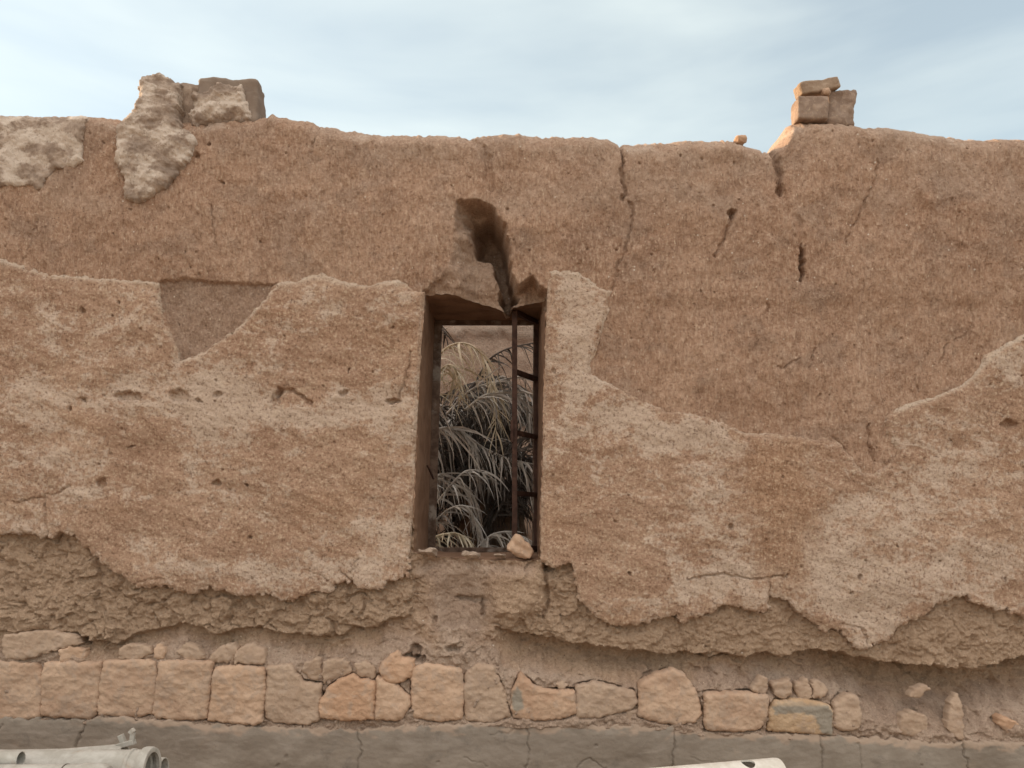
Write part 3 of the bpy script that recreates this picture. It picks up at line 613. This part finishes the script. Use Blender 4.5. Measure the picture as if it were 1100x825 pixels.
def cap_h(x, y, d): return -.035 + .025 * (1 - np.exp(-d / 5.)) + .012 * fbm(x, y, 18, 14, 4, 255) + .004 * fbm(x, y, 5, 5, 3, 257)

# ---- rounded, slightly irregular blocks
def rock(name, size, mat, parent=None, loc=(0, 0, 0), rot=(0, 0, 0), rad=.12, amp=.02, freq=6., cuts=14, seed=0, shape=None):
    bm = bmesh.new(); bmesh.ops.create_cube(bm, size=1.0)
    bmesh.ops.subdivide_edges(bm, edges=bm.edges[:], cuts=cuts, use_grid_fill=True)
    sx, sy, sz = size; r = rad * min(size); off = Vector((seed * 7.31, seed * 3.17, seed * 1.93))
    for v in bm.verts:
        p = Vector((v.co.x * sx, v.co.y * sy, v.co.z * sz))
        q = Vector((max(-(sx / 2 - r), min(sx / 2 - r, p.x)), max(-(sy / 2 - r), min(sy / 2 - r, p.y)), max(-(sz / 2 - r), min(sz / 2 - r, p.z))))
        dlt = p - q
        if dlt.length > 1e-6: p = q + dlt.normalized() * r
        if shape: p = shape(p)
        nn = mnoise.fractal(p * freq + off, .7, 2.0, 4) * amp
        n2 = (p - q).normalized() if (p - q).length > 1e-6 else Vector((0, 0, 0))
        v.co = p + n2 * nn
    bmesh.ops.recalc_face_normals(bm, faces=bm.faces[:])
    me = bpy.data.meshes.new(name); bm.to_mesh(me); bm.free()
    me.polygons.foreach_set('use_smooth', np.ones(len(me.polygons), bool)); me.materials.append(mat)
    a = me.color_attributes.new('zone', 'FLOAT_COLOR', 'POINT'); a.data.foreach_set('color', np.tile([.0, 0, 0, 1], len(me.vertices)).astype(np.float32))
    o = bpy.data.objects.new(name, me); COL.objects.link(o); o.location = loc; o.rotation_euler = rot
    if parent: o.parent = parent
    return o
# grey block mortared on the crest at the left, with its scab of plaster
rock('parapet_block', (.265, .12, .20), M_blk, wall, (wX(240) + .002, .095, wZ(106) + .012), (0, R(1), 0), .14, .010, 8, 18, 3)
patch('parapet_plaster', PLE, cap_h, lambda x, y: -.09 + 0 * x, M_gp, wall, step=1.0, rag=2.2, rags=6, af=grey_zone, seed=19)
rock('broken_brick', (.13, .14, .19), M_gp, wall, (wX(194), .12, wZ(109)), (0, 0, 0), .12, .022, 9, 10, 9)

# ---- window: mud reveals, steel frame, open sash
def ccw(P, n):
    P = np.array(P + [P[0]], float); s = np.concatenate([[0], np.cumsum(np.hypot(*np.diff(P, axis=0).T))]); q = np.linspace(0, s[-1], n, endpoint=False)
    return np.stack([np.interp(q, s, P[:, 0]), np.interp(q, s, P[:, 1])], -1)
C = ccw(HOLE, 360).astype(np.float32); nC = len(C)
hC = core_h(C[:, 0].copy(), C[:, 1].copy())
hC = np.minimum(hC, undul(C[:, 0], C[:, 1]) + .004)
FRONT = np.stack([wX(C[:, 0]), -hC, wZ(C[:, 1])], -1)
lft = np.interp(C[:, 1], [314, 594], [455, 443]); rgt = np.interp(C[:, 1], [314, 602], [587, 579])
u = np.clip((C[:, 0] - lft) / (rgt - lft), 0, 1); v = np.clip((C[:, 1] - 326) / (598 - 326), 0, 1)
bx = np.interp(v, [0, 1], [-.375, -.405]); bxr = np.interp(v, [0, 1], [.128, .120])
BACK = np.stack([bx + u * (bxr - bx), np.full(nC, THICK), 2.570 + v * (1.452 - 2.570)], -1)
ring = []; K = 30
for k in range(K + 1):
    t = k / K; p = FRONT * (1 - t) + BACK * t
    e = min(1, t * 14)
    s = (t ** .35)
    p[:, 0] = FRONT[:, 0] * (1 - s) + BACK[:, 0] * s; p[:, 2] = FRONT[:, 2] * (1 - s) + BACK[:, 2] * s
    yy = p[:, 1]
    jit = .006 * fbm(np.arange(nC) * 1.0, yy * 250, 22, 22, 4, 261) * e * (1 - t * .7)
    p[:, 0] += jit * np.where(u < .5, -1, 1); p[:, 2] += jit
    ring.append(p)
V = np.concatenate(ring).astype(np.float32); F = []
for k in range(K):
    i = np.arange(nC); j = (i + 1) % nC
    F.append(np.stack([k * nC + i, k * nC + j, (k + 1) * nC + j, (k + 1) * nC + i], -1))
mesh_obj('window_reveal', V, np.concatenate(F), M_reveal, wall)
def box_mesh(bm, a, b):                                 # axis-aligned box from corner a to b
    m = Matrix.Translation(((a[0] + b[0]) / 2, (a[1] + b[1]) / 2, (a[2] + b[2]) / 2)) @ Matrix.Diagonal((abs(b[0] - a[0]), abs(b[1] - a[1]), abs(b[2] - a[2]), 1))
    bmesh.ops.create_cube(bm, size=1, matrix=m)
def bar(bm, p, q, wdt, dep):                            # square bar from p to q
    p, q = Vector(p), Vector(q); d = q - p; rotm = d.to_track_quat('Z', 'Y').to_matrix().to_4x4()
    bmesh.ops.create_cube(bm, size=1, matrix=Matrix.Translation((p + q) / 2) @ rotm @ Matrix.Diagonal((wdt, dep, d.length, 1)))
def from_bm(name, bm, mat, parent=None, bevel=0., smooth=False):
    if bevel: bmesh.ops.bevel(bm, geom=bm.edges[:], offset=bevel, segments=2, affect='EDGES', profile=.6)
    me = bpy.data.meshes.new(name); bm.to_mesh(me); bm.free(); me.materials.append(mat)
    if smooth: me.polygons.foreach_set('use_smooth', np.ones(len(me.polygons), bool))
    o = bpy.data.objects.new(name, me); COL.objects.link(o)
    if parent: o.parent = parent
    return o
WY = .415
bm = bmesh.new()
fr = [((-.362, WY, 2.592), (-.396, WY, 1.435)), ((.128, WY, 2.592), (.122, WY, 1.435)), ((-.385, WY, 2.572), (.150, WY, 2.572)), ((-.41, WY, 1.449), (.145, WY, 1.449))]
for p, q in fr: bar(bm, p, q, .016, .05)
win = from_bm('window', bm, M_frame, wall, .002)
FS, HS = Vector((.012, .205, 0)), Vector((.118, WY - .015, 0))         # free stile and hinge stile of the open sash, in plan
bm = bmesh.new()
zt, zb_ = 2.556, 1.462
bar(bm, (FS.x, FS.y, zb_), (FS.x, FS.y, zt), .024, .022); bar(bm, (HS.x, HS.y, zb_), (HS.x, HS.y, zt), .024, .022)
for z in (zt, 2.283, 2.005, 1.728, zb_ + .012): bar(bm, (FS.x, FS.y, z), (HS.x, HS.y, z), .020, .022)
bar(bm, (FS.x - .012, FS.y - .012, 1.96), (FS.x - .012, FS.y - .012, 2.06), .014, .014)
from_bm('sash', bm, M_rust, win, .002)
bm = bmesh.new(); bar(bm, (-.370, .33, 1.80), (-.392, .26, 1.86), .007, .007); from_bm('stay_hook', bm, M_rust, win)

# ---- footing stones and plinth
def stone_h(bulge, h0, sx, sy, cx, cy, seed):
    def f(x, y, d):
        fac = .0055 * fbm(x, y, 30, 24, 3, seed) + .003 * fbm(x, y, 8, 7, 3, seed + 1)
        c1, c2, ci = worley(x / 26 + seed, y / 20, seed + 4)
        return h0 + .62 * bulge * (1 - np.exp(-d / 1.3)) + fac + .003 * (ci - .5) * sstep(0, .2, c2 - c1) + sx * (x - cx) * PX + sy * (y - cy) * PX
    return f
def near_line(poly_pts, r): return lambda x, y, d: np.stack([np.exp(-(pline(poly_pts, x, y) / r) ** 2)] * 3, -1)
sm_s = lambda x, y, d: np.stack([np.maximum(sstep(-1, 2, sdf([(828, 757), (835, 753), (860, 752), (886, 756), (893, 764), (893, 790), (880, 787), (872, 770), (866, 766), (850, 764), (838, 766), (829, 766)], x, y) + 2 * fbm(x, y, 7, 5, 3, 7)) * (1 - .5 * sstep(3, 0, np.abs(y - 754) - 1)), 0)] * 3, -1)
sm_p = lambda x, y, d: np.stack([sstep(-1, 2, sdf([(549, 745), (556, 735), (561, 742), (563, 760), (555, 763), (550, 760)], x, y) + 1.5 * fbm(x, y, 7, 7, 3, 9))] * 3, -1)
for i, (P, mi, bul, h0) in enumerate(STONES):
    rnd = random.Random(100 + i); c = np.mean(P, 0)
    mat, af = (M_sm, sm_s) if mi == 's' else (M_sp, sm_p) if mi == 'p' else (M_st[mi], None)
    o = patch('foundation_stone', grow(chaikin(P, 1, .06), 1.6), stone_h(bul, h0, rnd.uniform(-.05, .05), rnd.uniform(-.06, .03), c[0], c[1], 400 + i * 9), -.03, mat, wall, step=.8, rag=1.1, rags=7, af=af, seed=500 + i)
    if mi == 's': o['label'] = 'yellow stone with a grey cement smear along its top'
    if mi == 'p': o['label'] = 'pink stone with a grey smear on its left edge'
    if i == 8: o['label'] = 'loose orange stone wedged above the row'
for i, (P, mi) in enumerate(SMALL):
    rnd = random.Random(300 + i); c = np.mean(P, 0)
    patch('rubble_stone', chaikin(P, 1, .14), stone_h(.012, .002, rnd.uniform(-.15, .15), rnd.uniform(-.15, .1), c[0], c[1], 700 + i * 9), -.04, M_st[mi if mi != 0 else 3], wall, step=.8, rag=1.6, rags=6, seed=800 + i)
PLINTH = PLT + [(3300, 985), (-2200, 985)]
KCR = [([(96, 768), (93, 783), (87, 796), (86, 815)], 1.3, .012), ([(385, 783), (386, 793), (390, 806), (386, 816), (384, 840)], .9, .009), ([(565, 776), (567, 790), (568, 805), (564, 840)], .9, .009), ([(725, 779), (724, 790), (721, 805), (720, 830)], .9, .009), ([(880, 788), (881, 815), (878, 850)], .9, .009),
       ([(1031, 794), (1032, 808), (1037, 822), (1042, 850)], 1.1, .011), ([(617, 828), (622, 818), (630, 813), (640, 816), (652, 827)], .8, .007), ([(920, 797), (921, 825)], .7, .006), ([(497, 812), (515, 816), (525, 822)], .6, .005), ([(740, 812), (765, 818), (790, 820)], .6, .004), ([(8, 776), (0, 784)], .8, .006), ([(528, 788), (545, 786), (560, 780)], .6, .005)]
def plinth_h(x, y, d):
    h = .020 + .010 * sstep(780, 960, y) + .007 * fbm(x, y, 80, 40, 3, 271) + .0012 * fbm(x, y, 9, 5, 3, 273) + .007 * (1 - np.exp(-d / 4)) 
    return carve(h, x, y, [(p_, w_ * .6, dd_ * .7) for p_, w_, dd_ in KCR], [(x0, y0, 2.2, 1.6, .006) for x0, y0 in ((310, 811), (472, 817), (300, 820), (640, 800), (985, 820))], 91)
plinth_z = lambda x, y, d: np.stack([sstep(.0, .5, 1.1 * np.exp(-d / 5.) + .9 * fbm(x, y, 26, 12, 4, 275) * np.exp(-d / 14.) - .25) * sstep(60, 160, x)] * 3, -1)
patch('plinth', PLINTH, plinth_h, -.03, M_cem, wall, step=ax, rag=2.6, rags=9, af=plinth_z, seed=23)

# ---- flakes of plaster on the sill (fixed), then what lies loose
for i, (px, py, sx, sy, sz) in enumerate(((458, 594, .07, .05, .022), (506, 597, .06, .045, .014), (536, 598, .05, .05, .012))):
    rock('sill_flake', (sx, sy, sz), M_gp, wall, (wX(px), .015, wZ(py) + .004), (R(-14), R(random.uniform(-8, 8)), R(random.uniform(-20, 20))), .25, .014, 14, 8, 20 + i)
o = rock('stone', (.112, .07, .062), M_st[1], None, (wX(560), .05, wZ(589)), (R(8), R(34), R(12)), .28, .012, 13, 16, 41, lambda p: Vector((p.x, p.y, p.z * (1.15 - p.x * 5.5)))); tag(o, 'small tan stone resting on the window sill against the open steel sash', 'stone')
o = rock('stone', (.044, .05, .032), M_st[2], None, (wX(798), .05, wZ(146.5) + .004), (0, R(-6), R(20)), .34, .012, 16, 8, 43); tag(o, 'tiny tan stone lying alone on the wall top, left of the brick stack', 'stone')

# bricks on the crest at the right
BX = 'loose bricks stacked on the wall top'
def on_face(px, py, y): k = (D + y) / FPX; return ((px - HX) * k, EYE + (HY - py) * k)
a, c = on_face(873.5, 115, .03); zb1 = c - .046
o = rock('brick', (.134, .09, .100), M_brk, None, (a, .075, c), (0, R(0), R(1)), .09, .008, 8, 18, 51); tag(o, 'dark squared block under the tilted slab, its left end lit by the sun', 'brick', BX)
a, c = on_face(904, 115.5, .07)
o = rock('brick', (.118, .10, .150), M_brk, None, (a, .120, c), (0, R(2), R(-2)), .06, .014, 12, 18, 53); tag(o, 'rough grey block standing at the right of the stack on the wall top', 'brick', BX)
a, c = on_face(880.5, 90.5, .04)
o = rock('brick', (.188, .062, .052), M_slab, None, (a, .071, c), (0, R(-15), R(9)), .16, .006, 11, 18, 55); tag(o, 'long tilted slab lying on top of the two stacked blocks', 'brick', BX)
a, c = on_face(887.5, 98.5, .04)
o = rock('stone', (.036, .04, .028), M_st[0], None, (a, .05, c), (0, R(-12), 0), .4, .006, 18, 8, 57); tag(o, 'pink pebble wedged under the tilted slab on the brick stack', 'stone')

# ------------------------------------------------------------------ ground
def ground():
    a = np.concatenate([-np.geomspace(400, 9, 14), np.arange(-8, 8.01, .16), np.geomspace(9, 400, 14)])
    gx, gy = np.meshgrid(a, a[::-1].copy())
    gz = .03 * fbm(gx, gy, 1.2, 1.2, 4, 281) * (np.abs(gx) < 12) * (np.abs(gy) < 12) - .012
    V = np.stack([gx.ravel(), gy.ravel(), gz.ravel()], -1); K = np.ones((len(a) - 1, len(a) - 1), bool)
    return mesh_obj('ground', V, grid_faces(K)[:, ::1], M_sand)
tag(ground(), kind='structure')

# ------------------------------------------------------------------ wall of the yard behind
def rear_wall():
    yb0, zt0 = 2.3, 4.2
    xs_ = np.arange(-7, 7.01, .03); zs = np.arange(zt0, -.06, -.03); X, Z = np.meshgrid(xs_, zs)
    a, b_ = (X * 250).astype(np.float32), (Z * 250).astype(np.float32)
    pe = 2.95 + .10 * fbm(a, a * 0, 60, 1, 4, 291)
    pl = sstep(-.01, .01, Z - pe)
    h = .03 * fbm(a, b_, 200, 150, 4, 293) + .012 * fbm(a, b_, 30, 30, 4, 295) + .03 * pl
    V = np.stack([X.ravel(), (yb0 - h).ravel(), Z.ravel()], -1)
    zone = np.stack([(.9 * (1 - pl)).ravel(), 0 * a.ravel(), (.85 * pl).ravel()], -1)
    n = V.shape[0]; F = grid_faces(np.ones((len(zs) - 1, len(xs_) - 1), bool))
    Vb = V.copy(); Vb[:, 1] = yb0 + .4; E = boundary_edges(np.ones((len(zs) - 1, len(xs_) - 1), bool))
    S1 = np.stack([E[:, 0], E[:, 1], E[:, 1] + n, E[:, 0] + n], -1)[:, ::-1]
    V, F, at = compact(np.concatenate([V, Vb]), np.concatenate([F, S1]), {'zone': np.concatenate([zone, zone])})
    o = mesh_obj('mud_wall', V, F, M_mud, None, at); tag(o, 'second mud wall seen through the window opening, behind the dead palm', 'wall')
rear_wall()

# ------------------------------------------------------------------ dead palm in the yard
M_fr = [simple_material('dead_frond', (.33, .31, .29), (.52, .49, .455), 12, .8, .2), simple_material('sunlit_straw_frond', (.50, .44, .33), (.68, .61, .48), 12, .8, .2), simple_material('shaded_frond', (.055, .048, .042), (.12, .105, .095), 12, .85, .2)]  # deep fronds painted in shade, upper arch tinted straw for its sunlight
palm = empty('palm_tree', (-.12, 1.45, 0)); tag(palm, 'dead date palm with grey drooping fronds, seen through the window opening', 'palm tree')
PL_OFF = Vector((-.12, 1.45, 0))
def frond(ctrl, leaf, count, mat, seed, spread=1., rach=.008, hang=.9):
    rnd = random.Random(seed)
    P = np.array(ctrl, float); s = np.concatenate([[0], np.cumsum(np.linalg.norm(np.diff(P, axis=0), axis=1))]); n = 40
    q = np.linspace(0, s[-1], n); B = np.stack([np.interp(q, s, P[:, k]) for k in range(3)], -1)
    for _ in range(6): B[1:-1] = (B[:-2] + 2 * B[1:-1] + B[2:]) / 4
    V, F = [], []
    for i in range(n):                                   # stalk, a tapering tube
        t = i / (n - 1); tg = Vector(B[min(i + 1, n - 1)] - B[max(i - 1, 0)]).normalized()
        sd_ = tg.cross(Vector((0, 0, 1))); sd_ = sd_.normalized() if sd_.length > .05 else Vector((1, 0, 0)); up = sd_.cross(tg)
        rr = rach * (1.05 - t * .8)
        for k in range(5):
            a = k * 2 * math.pi / 5; V.append(Vector(B[i]) + (sd_ * math.cos(a) + up * math.sin(a)) * rr)
    for i in range(n - 1):
        for k in range(5): F.append((i * 5 + k, i * 5 + (k + 1) % 5, (i + 1) * 5 + (k + 1) % 5, (i + 1) * 5 + k))
    for j in range(count):
        t = .06 + .94 * (j + rnd.random()) / count; f = t * (n - 1); i = min(int(f), n - 2); b = Vector(B[i] * (1 - (f - i)) + B[i + 1] * (f - i))
        tg = Vector(B[i + 1] - B[i]).normalized(); sd_ = tg.cross(Vector((0, 0, 1))); sd_ = sd_.normalized() if sd_.length > .05 else Vector((rnd.choice((-1, 1)), .3, 0)).normalized()
        sg = 1 if j % 2 else -1
        hg = hang * rnd.uniform(.12, .85); ll = leaf * rnd.uniform(.35, 1.15) * (1 - .5 * t * t)
        dr = (sd_ * sg * rnd.uniform(.25, .8) * spread + tg * rnd.uniform(.25, .8) + Vector((0, 0, rnd.uniform(-.6, .15)))).normalized()
        g = Vector((rnd.uniform(-.14, .14), rnd.uniform(-.14, .14), -1)); wd = rnd.uniform(.0022, .0065)
        p = b.copy(); m = 5; st = len(V); tw = Vector((rnd.uniform(-1, 1), rnd.uniform(-1, 1), rnd.uniform(-.3, .3))).normalized()
        for k in range(m + 1):
            u_ = k / m; wv = wd * (1 - u_ ** 2) + .0006
            ax_ = dr.cross(tw); ax_ = ax_.normalized() if ax_.length > .02 else Vector((1, 0, 0))
            V.append(p + ax_ * wv); V.append(p - ax_ * wv)
            if k < m: F.append((st + 2 * k, st + 2 * k + 1, st + 2 * k + 3, st + 2 * k + 2))
            dr = (dr * (1 - hg * .5) + g * hg * .5 + Vector((rnd.uniform(-.09, .09), rnd.uniform(-.09, .09), rnd.uniform(-.05, .05)))).normalized(); p = p + dr * ll / m
    V = np.array([tuple(a - PL_OFF) for a in V]); o = mesh_obj('frond', V, np.array(F), mat, palm, None, True); return o
def pxd(px, py, y): k = (D + y) / FPX; return (HX + px * 0 + (px - HX) * k - HX, y, EYE + (HY - py) * k)
rf = random.Random(5)
main = [  # stalks read off the opening: (points px,py), depth, leaf length, count, material
    ([(455, 440), (460, 405), (474, 376), (490, 367), (505, 368), (517, 378), (525, 395), (530, 425), (533, 465)], .95, .30, 130, 1), ([(466, 415), (473, 397), (482, 391), (489, 394), (493, 410), (495, 430)], .85, .22, 60, 1),
    ([(500, 430), (525, 385), (545, 374), (575, 368), (610, 366)], 1.15, .22, 70, 2), ([(480, 445), (505, 418), (535, 409), (570, 402), (610, 396)], 1.1, .30, 110, 0), ([(500, 440), (520, 424), (545, 421), (565, 433), (580, 450)], 1.0, .32, 110, 0),
    ([(455, 470), (475, 458), (495, 462), (520, 482), (550, 494), (590, 502)], .95, .34, 150, 0), ([(455, 500), (470, 470), (500, 476), (530, 500), (555, 530)], 1.05, .32, 120, 2), ([(450, 600), (465, 562), (482, 546), (500, 541), (511, 555), (517, 590)], .80, .26, 70, 0),
    ([(455, 590), (470, 575), (490, 572), (505, 580), (515, 600)], .75, .16, 60, 1), ([(510, 600), (525, 575), (545, 570), (570, 580), (590, 600)], .85, .22, 70, 0), ([(455, 380), (466, 355), (472, 345), (480, 365)], 1.2, .16, 36, 2), ([(456, 520), (475, 508), (500, 520), (515, 545)], .9, .25, 70, 0),
    ([(530, 560), (545, 530), (565, 520), (590, 530)], 1.0, .28, 80, 2), ([(462, 410), (466, 440), (468, 480), (466, 520)], .85, .25, 50, 0), ([(560, 420), (575, 425), (600, 440)], .95, .30, 60, 0), ([(470, 540), (485, 520), (500, 505), (520, 505), (535, 520)], .85, .2, 50, 0)]
for i, (pts, dep, leaf, cnt, mi) in enumerate(main):
    cnt = int(cnt * .62); leaf *= 1.2
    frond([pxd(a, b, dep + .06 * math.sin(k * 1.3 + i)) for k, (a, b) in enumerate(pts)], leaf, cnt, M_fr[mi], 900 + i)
for i in range(64):                                      # the tangled skirt below and behind
    sx = rf.uniform(420, 600); sy = rf.uniform(440, 585); dep = rf.uniform(1.05, 1.75)
    a = rf.choice((-1, 1)); ln = rf.uniform(40, 90); hgt = rf.uniform(10, 45)
    pts = [(sx, sy), (sx + a * ln * .3, sy - hgt), (sx + a * ln * .7, sy - hgt * .6), (sx + a * ln, sy + rf.uniform(0, 60))]
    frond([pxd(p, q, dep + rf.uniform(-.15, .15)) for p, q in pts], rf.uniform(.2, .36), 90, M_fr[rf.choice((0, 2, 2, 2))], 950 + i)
for i in range(14):                                      # the rest of the crown, to the sides of what the opening shows
    az = i * 2 * math.pi / 14 + .2; c0 = Vector((-.12, 1.45, 1.75)); d_ = Vector((math.cos(az), math.sin(az) * .45, 0)); ln = rf.uniform(.7, 1.2); z_ = rf.uniform(.0, .35)
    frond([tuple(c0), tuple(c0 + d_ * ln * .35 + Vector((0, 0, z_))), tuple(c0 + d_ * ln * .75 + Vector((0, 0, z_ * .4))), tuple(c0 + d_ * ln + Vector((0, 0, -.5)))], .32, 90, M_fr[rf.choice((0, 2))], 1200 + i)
bm = bmesh.new()
bmesh.ops.create_cone(bm, cap_ends=True, segments=28, radius1=.26, radius2=.19, depth=1.8, matrix=Matrix.Translation((0, 0, .88)))
bmesh.ops.subdivide_edges(bm, edges=[e for e in bm.edges if abs(e.verts[0].co.z - e.verts[1].co.z) > 1], cuts=22)
for vtx in bm.verts:
    a = math.atan2(vtx.co.y, vtx.co.x); k = 1 + .13 * math.sin(a * 7 + vtx.co.z * 26) * math.cos(vtx.co.z * 34); vtx.co.x *= k; vtx.co.y *= k
from_bm('trunk', bm, simple_material('palm_trunk', (.10, .075, .055), (.2, .155, .12), 18, .95, .8), palm)

# ------------------------------------------------------------------ irrigation pipes in front
def tube(name, r, length, mat, parent=None, wall_t=.006, seg=48, profile=None, hole=None):
    """hollow pipe along -X from its right-hand mouth at x = 0; profile = [(x, radius factor)]"""
    pr = profile or [(0, 1), (-length, 1)]
    outer = [(x_, r * f) for x_, f in pr]; inner = [(x_, r * f - wall_t) for x_, f in reversed(pr)]
    lip = [(outer[0][0] + .002, outer[0][1] - wall_t * .5)]
    prof_ = lip + outer + inner; V, F = [], []; m = len(prof_)
    for x_, rr in prof_:
        for k in range(seg):
            a = 2 * math.pi * k / seg; V.append((x_, math.cos(a) * rr, math.sin(a) * rr))
    for i in range(m):
        j = (i + 1) % m
        for k in range(seg): F.append((i * seg + k, i * seg + (k + 1) % seg, j * seg + (k + 1) % seg, j * seg + k))
    o = mesh_obj(name, np.array(V), np.array(F), mat, parent, None, True)
    bm = bmesh.new(); bm.from_mesh(o.data); bmesh.ops.recalc_face_normals(bm, faces=bm.faces[:])
    bm.to_mesh(o.data); bm.free()
    mod = o.modifiers.new('edge', 'EDGE_SPLIT'); mod.split_angle = R(35)
    return o
def ringpart(name, x_, r, wd, mat, parent, th=.010): return tube(name, r, wd, mat, parent, th, 48, [(x_ + wd / 2, .97), (x_ + wd * .3, 1), (x_ - wd * .3, 1), (x_ - wd / 2, .97)])
def at(px, py, y): k = (D + y) / FPX; return Vector(((px - HX) * k, y, EYE + (HY - py) * k))
G = 'irrigation pipes piled before the wall'
e = at(160, 826, -.75)
p = tube('pipe', .062, 3.4, M_pipe, None, .006, 48, [(0, 1), (-1.2, 1), (-2.4, 1), (-3.4, 1)]); p.location = e; p.rotation_euler = (0, R(.3), R(1)); tag(p, 'large pale metal irrigation pipe with a thick collar ring around its open end', 'pipe', G)
ringpart('collar', -.004, .072, .030, M_pipe, p, .016); ringpart('collar', -.055, .066, .012, M_pipe, p, .006)
e2 = at(133, 812, -.58)
q = tube('pipe', .040, 3.2, M_pipe, None, .005, 40, [(0, 1.0), (-.04, 1.0), (-.22, .72), (-3.2, .72)]); q.location = e2; q.rotation_euler = (0, R(-1.5), R(-1.5)); tag(q, 'thinner pale metal pipe with a flared end and an upright latch', 'pipe', G)
bm = bmesh.new(); bar(bm, (-.02, 0, .035), (.045, -.01, .052), .022, .018); bar(bm, (.035, -.01, .045), (.040, -.01, .085), .012, .016); bar(bm, (.005, 0, .035), (-.01, 0, .075), .018, .018); bar(bm, (.03, -.01, .082), (.044, -.01, .096), .016, .016)
from_bm('latch', bm, M_pipe, q, .003)
e3 = at(22, 816, -.86)
q = tube('pipe', .026, 2.6, M_pipe, None, .003, 36); q.location = e3; q.rotation_euler = (0, R(1), R(2)); tag(q, 'narrow grey pipe with an open end lying on the big pipes at the left', 'pipe', G)
e4 = at(100, 838, -.92)
q = tube('pipe', .048, 3.2, M_pipe, None, .005, 48); q.location = e4; q.rotation_euler = (0, 0, R(1)); tag(q, 'front pale pipe with a joint seam and rounded end cap', 'pipe', G)
ringpart('seam', -.085, .0495, .004, M_dark, q, .004)
capm = tube('end_cap', .052, .06, M_pipe, q, .05, 48, [(.052, .55), (.046, .8), (.03, .95), (-.02, 1.0), (-.03, 1.0)])
e5 = at(176, 826, -.55)
q = tube('pipe', .040, 3.0, M_pipe, None, .005, 40); q.location = e5; q.rotation_euler = (0, 0, R(-.5)); tag(q, 'pale pipe mostly hidden behind the large collared pipe', 'pipe', G)
# timber trestles carry them, below the picture's edge
def trestle(x0, ztop, ya, yb_, label):
    o = empty('trestle', (x0, (ya + yb_) / 2, 0)); tag(o, label, 'trestle')
    hy = (yb_ - ya) / 2
    bm = bmesh.new(); box_mesh(bm, (-.05, -hy, ztop - .09), (.05, hy, ztop)); from_bm('beam', bm, M_wood, o, .004)
    for sy in (-1, 1):
        for sx in (-1, 1):
            bm = bmesh.new(); bar(bm, (sx * .045, sy * (hy - .08), ztop - .095), (sx * .20, sy * (hy - .05), -.02), .05, .05); from_bm('leg', bm, M_wood, o, .003)
zt_ = e.z - .064
trestle(e.x - .55, zt_, -1.15, -.40, 'timber trestle under the right ends of the pale pipes'); trestle(e.x - 2.6, zt_, -1.15, -.40, 'timber trestle under the left ends of the pale pipes')
# white pipe at the right
e6 = at(836, 831, -.62)
q = tube('pipe', .054, 2.4, M_white, None, .006, 64, [(.006, .90), (.002, .975), (-.012, 1.0), (-.8, 1), (-2.4, 1)]); q.location = e6; q.rotation_euler = (0, 0, R(14)); tag(q, 'white plastic pipe with an oval hole near its rounded end', 'pipe')
cut = bpy.data.meshes.new('tmp')
# a drilled hole: real opening cut with a boolean against a cylinder, applied to the mesh
bmc = bmesh.new(); bmesh.ops.create_cone(bmc, cap_ends=True, segments=32, radius1=.024, radius2=.024, depth=.06, matrix=Matrix.Translation((-.125, -.012, .054))); bmc.to_mesh(cut); bmc.free()
co = bpy.data.objects.new('cutter', cut); COL.objects.link(co); co.parent = q
q.modifiers.clear(); bo = q.modifiers.new('hole', 'BOOLEAN'); bo.object = co; bo.solver = 'EXACT'; bo.operation = 'DIFFERENCE'
bpy.context.view_layer.update(); dg = bpy.context.evaluated_depsgraph_get(); nm = bpy.data.meshes.new_from_object(q.evaluated_get(dg))
q.modifiers.clear(); q.data = nm; bpy.data.objects.remove(co)
mod = q.modifiers.new('edge', 'EDGE_SPLIT'); mod.split_angle = R(35)
trestle(e6.x - .55, e6.z - .056, -1.35, -.45, 'timber trestle under the white plastic pipe')
